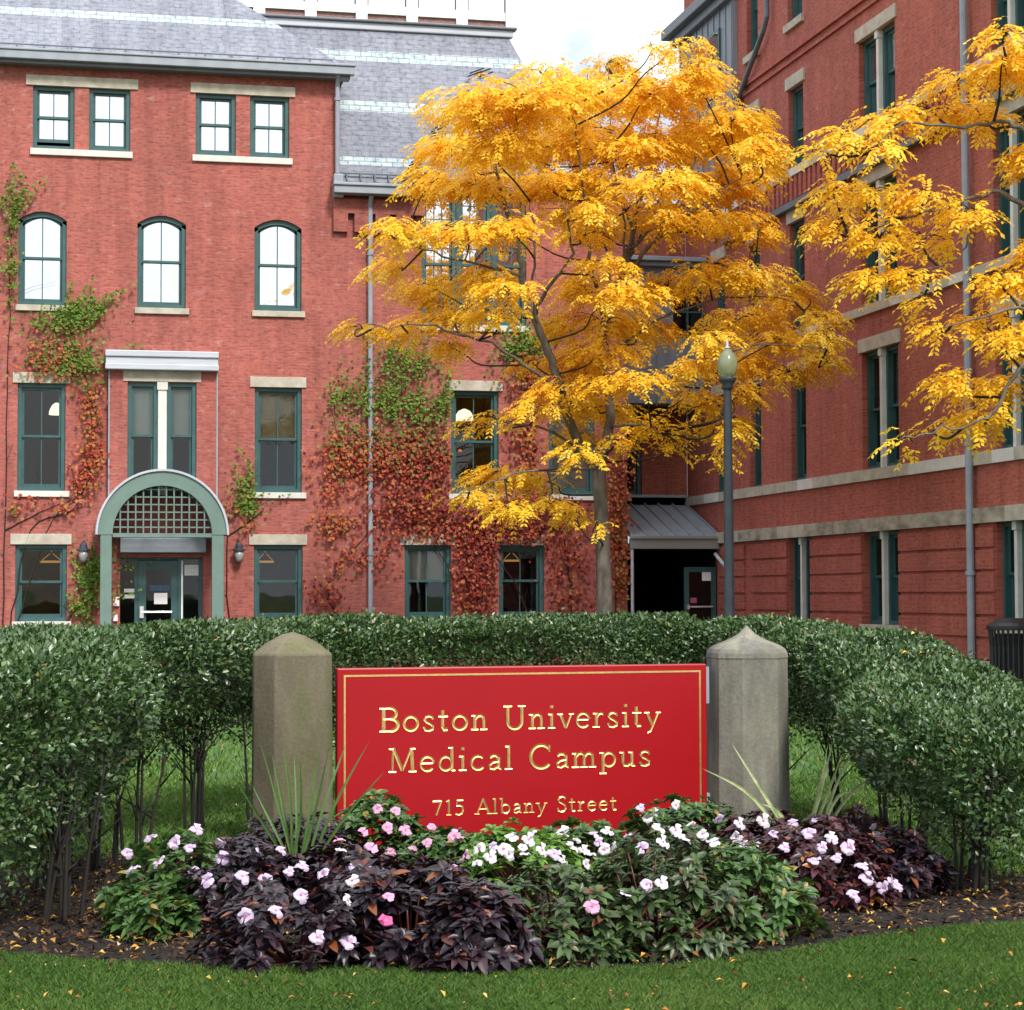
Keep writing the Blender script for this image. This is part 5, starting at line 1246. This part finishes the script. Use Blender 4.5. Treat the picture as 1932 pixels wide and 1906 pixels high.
for (lb, x, y, d, rx, h, mt, g, nw, lf) in [
    ('green impatiens with lilac flowers at the far left end of the bed', 335, 1700, 10.3, .34, .42, greenleaf, GRN, 60, .105),
    ('low green impatiens tuft drooping over the mulch at the bed front left', 290, 1720, 9.75, .20, .26, greenleaf, GRN, 26, .10),
    ('purple leaved impatiens at the foot of the left stone post', 560, 1640, 11.6, .44, .38, darkleaf, DRK, 60, .095),
    ('dark purple impatiens with lilac blooms at the left of the bed', 470, 1720, 10.2, .38, .38, darkleaf, DRK, 66, .10),
    ('dark purple impatiens low at the front left edge of the bed', 560, 1780, 9.45, .42, .36, darkleaf, DRK, 70, .10),
    ('dark impatiens with white blooms in front of the left sign corner', 655, 1690, 10.3, .32, .38, darkleaf, DRK, 56, .10),
    ('green impatiens with pink blooms covering the left bottom of the sign', 715, 1600, 12.1, .28, .42, greenleaf, GRN, 66, .10),
    ('green impatiens with rose blooms below the sign lettering', 850, 1640, 11.6, .28, .30, greenleaf, GRN, 50, .10),
    ('blackish purple impatiens with one hot pink bloom at the bed front centre', 775, 1760, 9.55, .44, .42, darkleaf, DRK, 84, .125),
    ('blackish purple impatiens with long leaves right of the hot pink bloom', 890, 1790, 9.3, .26, .34, darkleaf, DRK, 50, .125),
    ('lime green impatiens with white blooms below the middle of the sign', 985, 1640, 11.2, .36, .36, limeleaf, GRN, 66, .105),
    ('green impatiens crowded with white blooms below the right half of the sign', 1100, 1630, 11.5, .32, .34, greenleaf, GRN, 56, .10),
    ('bronze green leggy impatiens at the front centre of the bed', 1060, 1780, 9.6, .40, .40, oliveleaf, GRN, 66, .10),
    ('leafy green impatiens in the middle right of the bed front', 1240, 1760, 9.75, .40, .44, oliveleaf, GRN, 84, .09),
    ('leafy green impatiens mound at the right of the bed front', 1400, 1740, 10.1, .36, .40, greenleaf, GRN, 76, .09),
    ('green impatiens with white blooms covering the right bottom of the sign', 1285, 1600, 12.2, .40, .40, greenleaf, GRN, 76, .10),
    ('green impatiens with one open white bloom behind the front mounds', 1270, 1680, 11., .40, .40, oliveleaf, GRN, 70, .09),
    ('wine red impatiens with pale blooms at the foot of the right stone post', 1440, 1600, 12.0, .34, .36, wineleaf, DRK, 60, .09),
    ('wine red impatiens with lilac blooms in the right of the bed', 1540, 1700, 10.7, .42, .42, wineleaf, DRK, 84, .10),
    ('dark purple impatiens at the far right end of the bed', 1660, 1690, 11.0, .34, .36, darkleaf, DRK, 60, .10),
    ('dark purple impatiens behind the lilac blooms under the right hedge', 1590, 1620, 11.9, .38, .36, wineleaf, DRK, 60, .09)]:
    PL.append(build_plant(lb, x, y, d-(.36 if d < 10.2 and 400 < x < 1450 else 0), rx, h, mt, g, 100+len(PL), int(nw*1.45), lf))
rng = np.random.default_rng(51)
def flower_mesh(name, col, eye, seed):
    g = np.random.default_rng(seed); V, F, MI = [], [], []
    for k in range(5):
        a0 = 6.283*k/5+g.normal()*.12; R = .033*g.uniform(.78, 1.15)*(1.12 if k in (1, 4) else 1); wk = g.uniform(.75, 1.1); up = g.uniform(-.012, .012); i = len(V)
        c, s = math.cos(a0), math.sin(a0)
        for (r, w, z) in ((.001, .002, .003), (.007, .005, .004), (R*.55, .017*wk, .009+up*.4), (R*.86, .019*wk, .006+up), (R*.99, .011*wk, .001+up)):
            for e in (-1, 1): V.append((r*c-e*w*s, r*s+e*w*c, z+.0007*k+g.normal()*.0012))
        V.append((R*.93*c, R*.93*s, .001+up+.0007*k))            # notched tip
        for j in range(4): F.append((i+2*j, i+2*j+1, i+2*j+3, i+2*j+2)); MI.append(1 if j == 0 else 0)
        F.append((i+8, i+9, i+10)); MI.append(0)
    me = bpy.data.meshes.new(name); me.from_pydata(V, [], F); me.update()
    for q in (col, eye): me.materials.append(q)
    me.polygons.foreach_set('material_index', MI); return me
def petal(name, c):
    q, nt, b = newmat(name); f = noise(nt, 40, 3)
    cc = ramp(nt, f, [(.3, tuple(v*.85 for v in c)), (.7, c)]); nt.links.new(cc, b.inputs['Base Color']); b.inputs['Roughness'].default_value = .6
    t = N(nt, 'ShaderNodeBsdfTranslucent'); nt.links.new(cc, t.inputs['Color']); ms = N(nt, 'ShaderNodeMixShader'); ms.inputs[0].default_value = .3
    nt.links.new(b.outputs[0], ms.inputs[1]); nt.links.new(t.outputs[0], ms.inputs[2]); nt.links.new(ms.outputs[0], nt.nodes['Material Output'].inputs['Surface']); return q
eyem = petal('magenta flower eye', (.62, .22, .42))
pet = [petal('lilac petal', (.72, .58, .80)), petal('white petal', (.84, .80, .85)), petal('pink petal', (.78, .42, .62)), petal('hot pink petal', (.74, .12, .34))]
FM = [[flower_mesh('flower', q, eyem, 10*i+v) for v in range(4)] for i, q in enumerate(pet)]
fl = [(285,1582,0),(300,1628,0),(253,1641,0),(370,1566,0),(357,1600,0),(415,1590,0),(367,1645,0),(391,1662,0),(545,1645,0),(570,1636,0),(457,1655,0),(463,1730,0),(568,1690,0),(655,1700,1),(598,1770,0),(656,1777,0),(665,1663,1),(672,1637,0),(640,1588,2),(642,1606,1),(486,1608,0),(530,1605,0),(712,1527,2),(745,1530,2),(685,1570,2),(730,1562,2),(736,1608,2),(765,1568,2),(805,1590,2),(857,1578,2),(868,1582,2),(880,1615,2),(852,1640,2),(729,1737,3),(732,1692,2),
 (905,1602,1),(930,1598,0),(950,1603,1),(985,1600,1),(997,1585,1),(990,1612,1),(1022,1605,1),(1045,1612,0),(1062,1572,1),(1085,1585,1),(1100,1605,1),(1112,1612,1),(1003,1577,0),(965,1580,1),(1130,1590,0),(1145,1570,1),(1140,1604,1),(1105,1632,1),(1078,1600,1),(1208,1525,0),(1235,1535,1),(1275,1520,1),(1240,1565,1),(1275,1568,1),(1305,1560,1),(1325,1575,1),(1210,1600,0),(1222,1545,1),(1355,1545,0),(1390,1580,1),(1402,1594,1),(1422,1600,0),(1395,1555,1),(1440,1550,1),(1495,1555,0),(1525,1572,0),(1570,1585,0),(1535,1625,0),(1578,1620,0),(1635,1658,0),(1665,1675,0),(1690,1672,0),(1680,1665,0),(1220,1670,0),(1248,1667,1),(1117,1712,2),(1625,1635,0),(1540,1548,0),(1568,1580,1)]
fl += [(420,1620,0),(500,1660,0),(520,1720,0),(610,1650,0),(690,1640,2),(700,1600,2),(780,1600,2),(815,1560,2),(900,1630,1),(925,1618,1),(960,1612,1),(1062,1625,1),(1120,1575,0),(1160,1600,1),(1185,1580,0),(1250,1590,1),(1290,1585,1),(1345,1590,1),(1460,1575,0),(1480,1600,0),(1550,1600,0),(1600,1600,0),(1610,1690,0),(1180,1690,1),(330,1590,0),(240,1610,0)]
for (x, y, t) in fl:
    best = None; d = ray(x, y)
    for q in PL:                                    # first plant dome this line of sight meets
        s = np.array([q['rx']*1.06, q['ry']*1.06, q['h']*1.02]); o_ = (CAM-q['c'])/s; dd = d/s
        A_, B_, C_ = dd@dd, 2*o_@dd, o_@o_-1; di = B_*B_-4*A_*C_
        if di > 0:
            tt = (-B_-math.sqrt(di))/(2*A_)
            if best is None or tt < best[0]: best = (tt, q)
        else:
            tm = -B_/(2*A_); near = math.sqrt(max(o_@o_+B_*tm+A_*tm*tm, 0)); near = 1e3+near*50
            if best is None or near < best[0]: best = (near, q, tm)
    tt, q = (best[0], best[1]) if len(best) == 2 else (best[2], best[1])
    P = CAM+d*(tt-.03); o = bpy.data.objects.new('flower', FM[t][rng.integers(0, 4)]); COL.objects.link(o); o.parent = q['T']
    o.location = Vector(P-q['c'])
    nn = unit(((P-q['c'])/np.array([q['rx'], q['ry'], q['h']]))*.6-FW*.6+np.array([0, 0, .5])+rng.normal(size=3)*.45)
    o.rotation_euler = Vector(nn).to_track_quat('Z', 'Y').to_euler(); sc = rng.uniform(.85, 1.2); o.scale = (sc, sc*rng.uniform(.8, 1), sc)

# spiky accent plants
def spike(lb, x, y, d, tips, mt, wd):
    c = atd(x, y, d); T = thing('spike_plant', lb, 'plant', (c[0], c[1], 0), None); c[2] = .02
    for (tx, ty, dd, bend) in tips:
        e = atd(tx, ty, d+dd); mid = (c+e)/2; mid[2] += bend; s0 = c+np.array([rng.normal()*.04, rng.normal()*.04, 0])
        q = smooth_path([s0, mid, e], 6); n = len(q); side = unit(np.cross(e-c, -FW)); ww = wd*np.sin(np.linspace(.35, math.pi, n))[:, None]
        V = np.concatenate([q-side*ww, q+FW*ww*.5, q+side*ww], 0); F = [(k+s*n, k+1+s*n, k+1+(s+1)*n, k+(s+1)*n) for k in range(n-1) for s in range(2)]
        npmesh('blade', V, np.array(F), mt, T, None, smooth=True)
spike('fan of upright green spiky blades before the left stone post', 565, 1690, 11.2, [(433, 1452, -.3, .02), (490, 1398, 0, .03), (512, 1418, .1, .0), (532, 1388, 0, .03), (555, 1425, .2, .02), (566, 1430, -.2, 0), (598, 1440, .1, .03), (606, 1395, 0, .03), (655, 1398, .1, .04), (697, 1398, 0, .05), (726, 1455, -.1, .05), (622, 1405, -.2, .02), (475, 1480, .2, .03)], pm('green blade', (.09, .19, .045), .45, .35, 6), .0075)
spike('pale striped arching spiky blades beside the right stone post', 1520, 1640, 11.9, [(1571, 1398, 0, .05), (1562, 1404, .1, .04), (1617, 1402, 0, .05), (1380, 1402, .1, .03), (1325, 1450, 0, .12), (1692, 1456, .1, .16), (1645, 1508, 0, .22), (1430, 1515, .1, .12), (1590, 1420, -.1, .05)], pm('pale striped blade', (.48, .52, .28), .45, .6, 14, col2=(.20, .28, .09)), .010)

# ------------------------------------------------------------------ grass, mulch chips, fallen leaves
rng = np.random.default_rng(61)
grassm = leafmat('grass blade', [(0., (.062, .135, .024)), (.5, (.11, .225, .042)), (.9, (.18, .29, .07)), (1., (.24, .21, .06))], .5, .25, .4)
def grass(n, L0, L1, d0, d1, hh, wv):
    d = d0+(d1-d0)*rng.random(n); L = L0+(L1-L0)*rng.random(n)
    P = np.stack([math.sin(a_)*d+math.cos(a_)*L, math.cos(a_)*d-math.sin(a_)*L, np.zeros(n)], 1)
    return P[~inpoly(P, bed2)], hh, wv
VV, FF, TT = [], [], []; base = 0
for P, hh, wv in (grass(70000, 2.9, 9, 8, 20, .06, .009), grass(50000, -9, -2.7, 8, 20, .06, .009), grass(260000, -2.7, 2.9, 7.4, 10.8, .034, .0021), grass(90000, -4.2, 4.2, 10.4, 18, .055, .006), grass(30000, -9, 9, 18, 33, .07, .012)):
    n = len(P); lean = rng.normal(size=(n, 2))*.5; h = hh*rng.uniform(.6, 1.25, n); az = rng.random(n)*6.283
    s = np.stack([np.cos(az), np.sin(az), np.zeros(n)], 1)*wv
    m1 = P+np.stack([lean[:, 0]*h*.35, lean[:, 1]*h*.35, h*.6], 1); tp = P+np.stack([lean[:, 0]*h, lean[:, 1]*h, h], 1)
    V = np.stack([P-s, P+s, m1+s*.7, tp, m1-s*.7], 1).reshape(-1, 3)
    i = np.arange(n)[:, None]*5+base; FF.append(i+[0, 1, 2, 3]); FF.append(i+[0, 2, 3, 4])
    tt = np.clip(rng.normal(.5, .2, n)+.18*np.sin(P[:, 0]*3+P[:, 1]*1.3)*np.sin(P[:, 1]*2.2), 0, .93); tt[rng.random(n) < .03] = 1; TT += [tt, tt]
    VV.append(V); base += len(V)
V = np.concatenate(VV); F = np.concatenate(FF); tt = np.concatenate(TT)
# two triangles/quads per blade share the tip: keep them as quads (0,1,2,3) and (0,2,3,4) -> use triangles instead
F = np.concatenate([F[:, [0, 1, 2]], F[:, [0, 2, 3]]]); tt = np.concatenate([tt, tt])
tag(npmesh('grass', V, F, grassm, None, tt), 'short green mown grass', 'grass', None, 'stuff')
chipm = leafmat('bark chips', [(0., (.008, .005, .004)), (.4, (.030, .016, .010)), (.7, (.11, .055, .026)), (1., (.38, .23, .10))], .9, 0, .2)
def inbed(n):
    lo, hi = bed2.min(0), bed2.max(0); P = lo+(hi-lo)*rng.random((n, 2)); P = P[inpoly(P, bed2)]; return np.column_stack([P, np.full(len(P), .012)])
P = inbed(26000); n = len(P); P[:, 2] += rng.random(n)*.02+.012; D = rvec(n); D[:, 2] *= .35; Nn = rvec(n)*.5+[0, 0, 1]; L = rng.uniform(.02, .07, n)
tag(rhombs('bark_chips', P, D, Nn, L, L*.28, chipm, None, np.clip(rng.beta(1.6, 2.2, n), 0, 1)), 'dark bark chips and twigs over the flower bed', 'mulch', None, 'stuff')
fallm = leafmat('fallen leaf', [(0., (.10, .04, .02)), (.4, (.34, .14, .03)), (.8, (.62, .38, .06)), (1., (.60, .48, .22))], .7, .1, .3)
Pa = inbed(3200); d = 7.4+3.6*rng.random(420); L = -2.7+5.6*rng.random(420)
Pb = np.stack([math.sin(a_)*d+math.cos(a_)*L, math.cos(a_)*d-math.sin(a_)*L, np.full(420, .045)], 1)
d = 11+6*rng.random(120); L = -3.5+7*rng.random(120); Pc = np.stack([math.sin(a_)*d+math.cos(a_)*L, math.cos(a_)*d-math.sin(a_)*L, np.full(120, .05)], 1)
Pd = []
for k in range(60):                                 # caught on the hedge
    x = rng.uniform(20, 1850); t = rng.random()
    if x < 280: Pd.append(LD(-2.3+rng.normal()*.2, rng.uniform(10.2, 12.4), 1.37))
    else:
        q = [(-2.15, 14.5), (-1.5, 15.8), (0, 16.4), (1.5, 16.1), (2.2, 14.9), (2.5, 13.2), (2.5, 11.8)]; j = rng.integers(0, 6); A, B = np.array(q[j]), np.array(q[j+1]); c = A+(B-A)*t
        Pd.append(LD(c[0]+rng.normal()*.2, c[1]+rng.normal()*.2, 1.40 if j < 4 else 1.33-.09*(j-4)))
Pa[:, 2] += .03
P = np.concatenate([Pa, Pb, Pc, np.array(Pd)]); n = len(P); D = rvec(n); D[:, 2] *= .25; Nn = rvec(n)*.4+[0, 0, 1]; L = rng.uniform(.014, .05, n)
tag(rhombs('fallen_leaves', P, D, Nn, L, L*rng.uniform(.25, .7, n), fallm, None, rng.random(n), .5), 'scattered small yellow and brown fallen leaves', 'leaves', None, 'stuff')
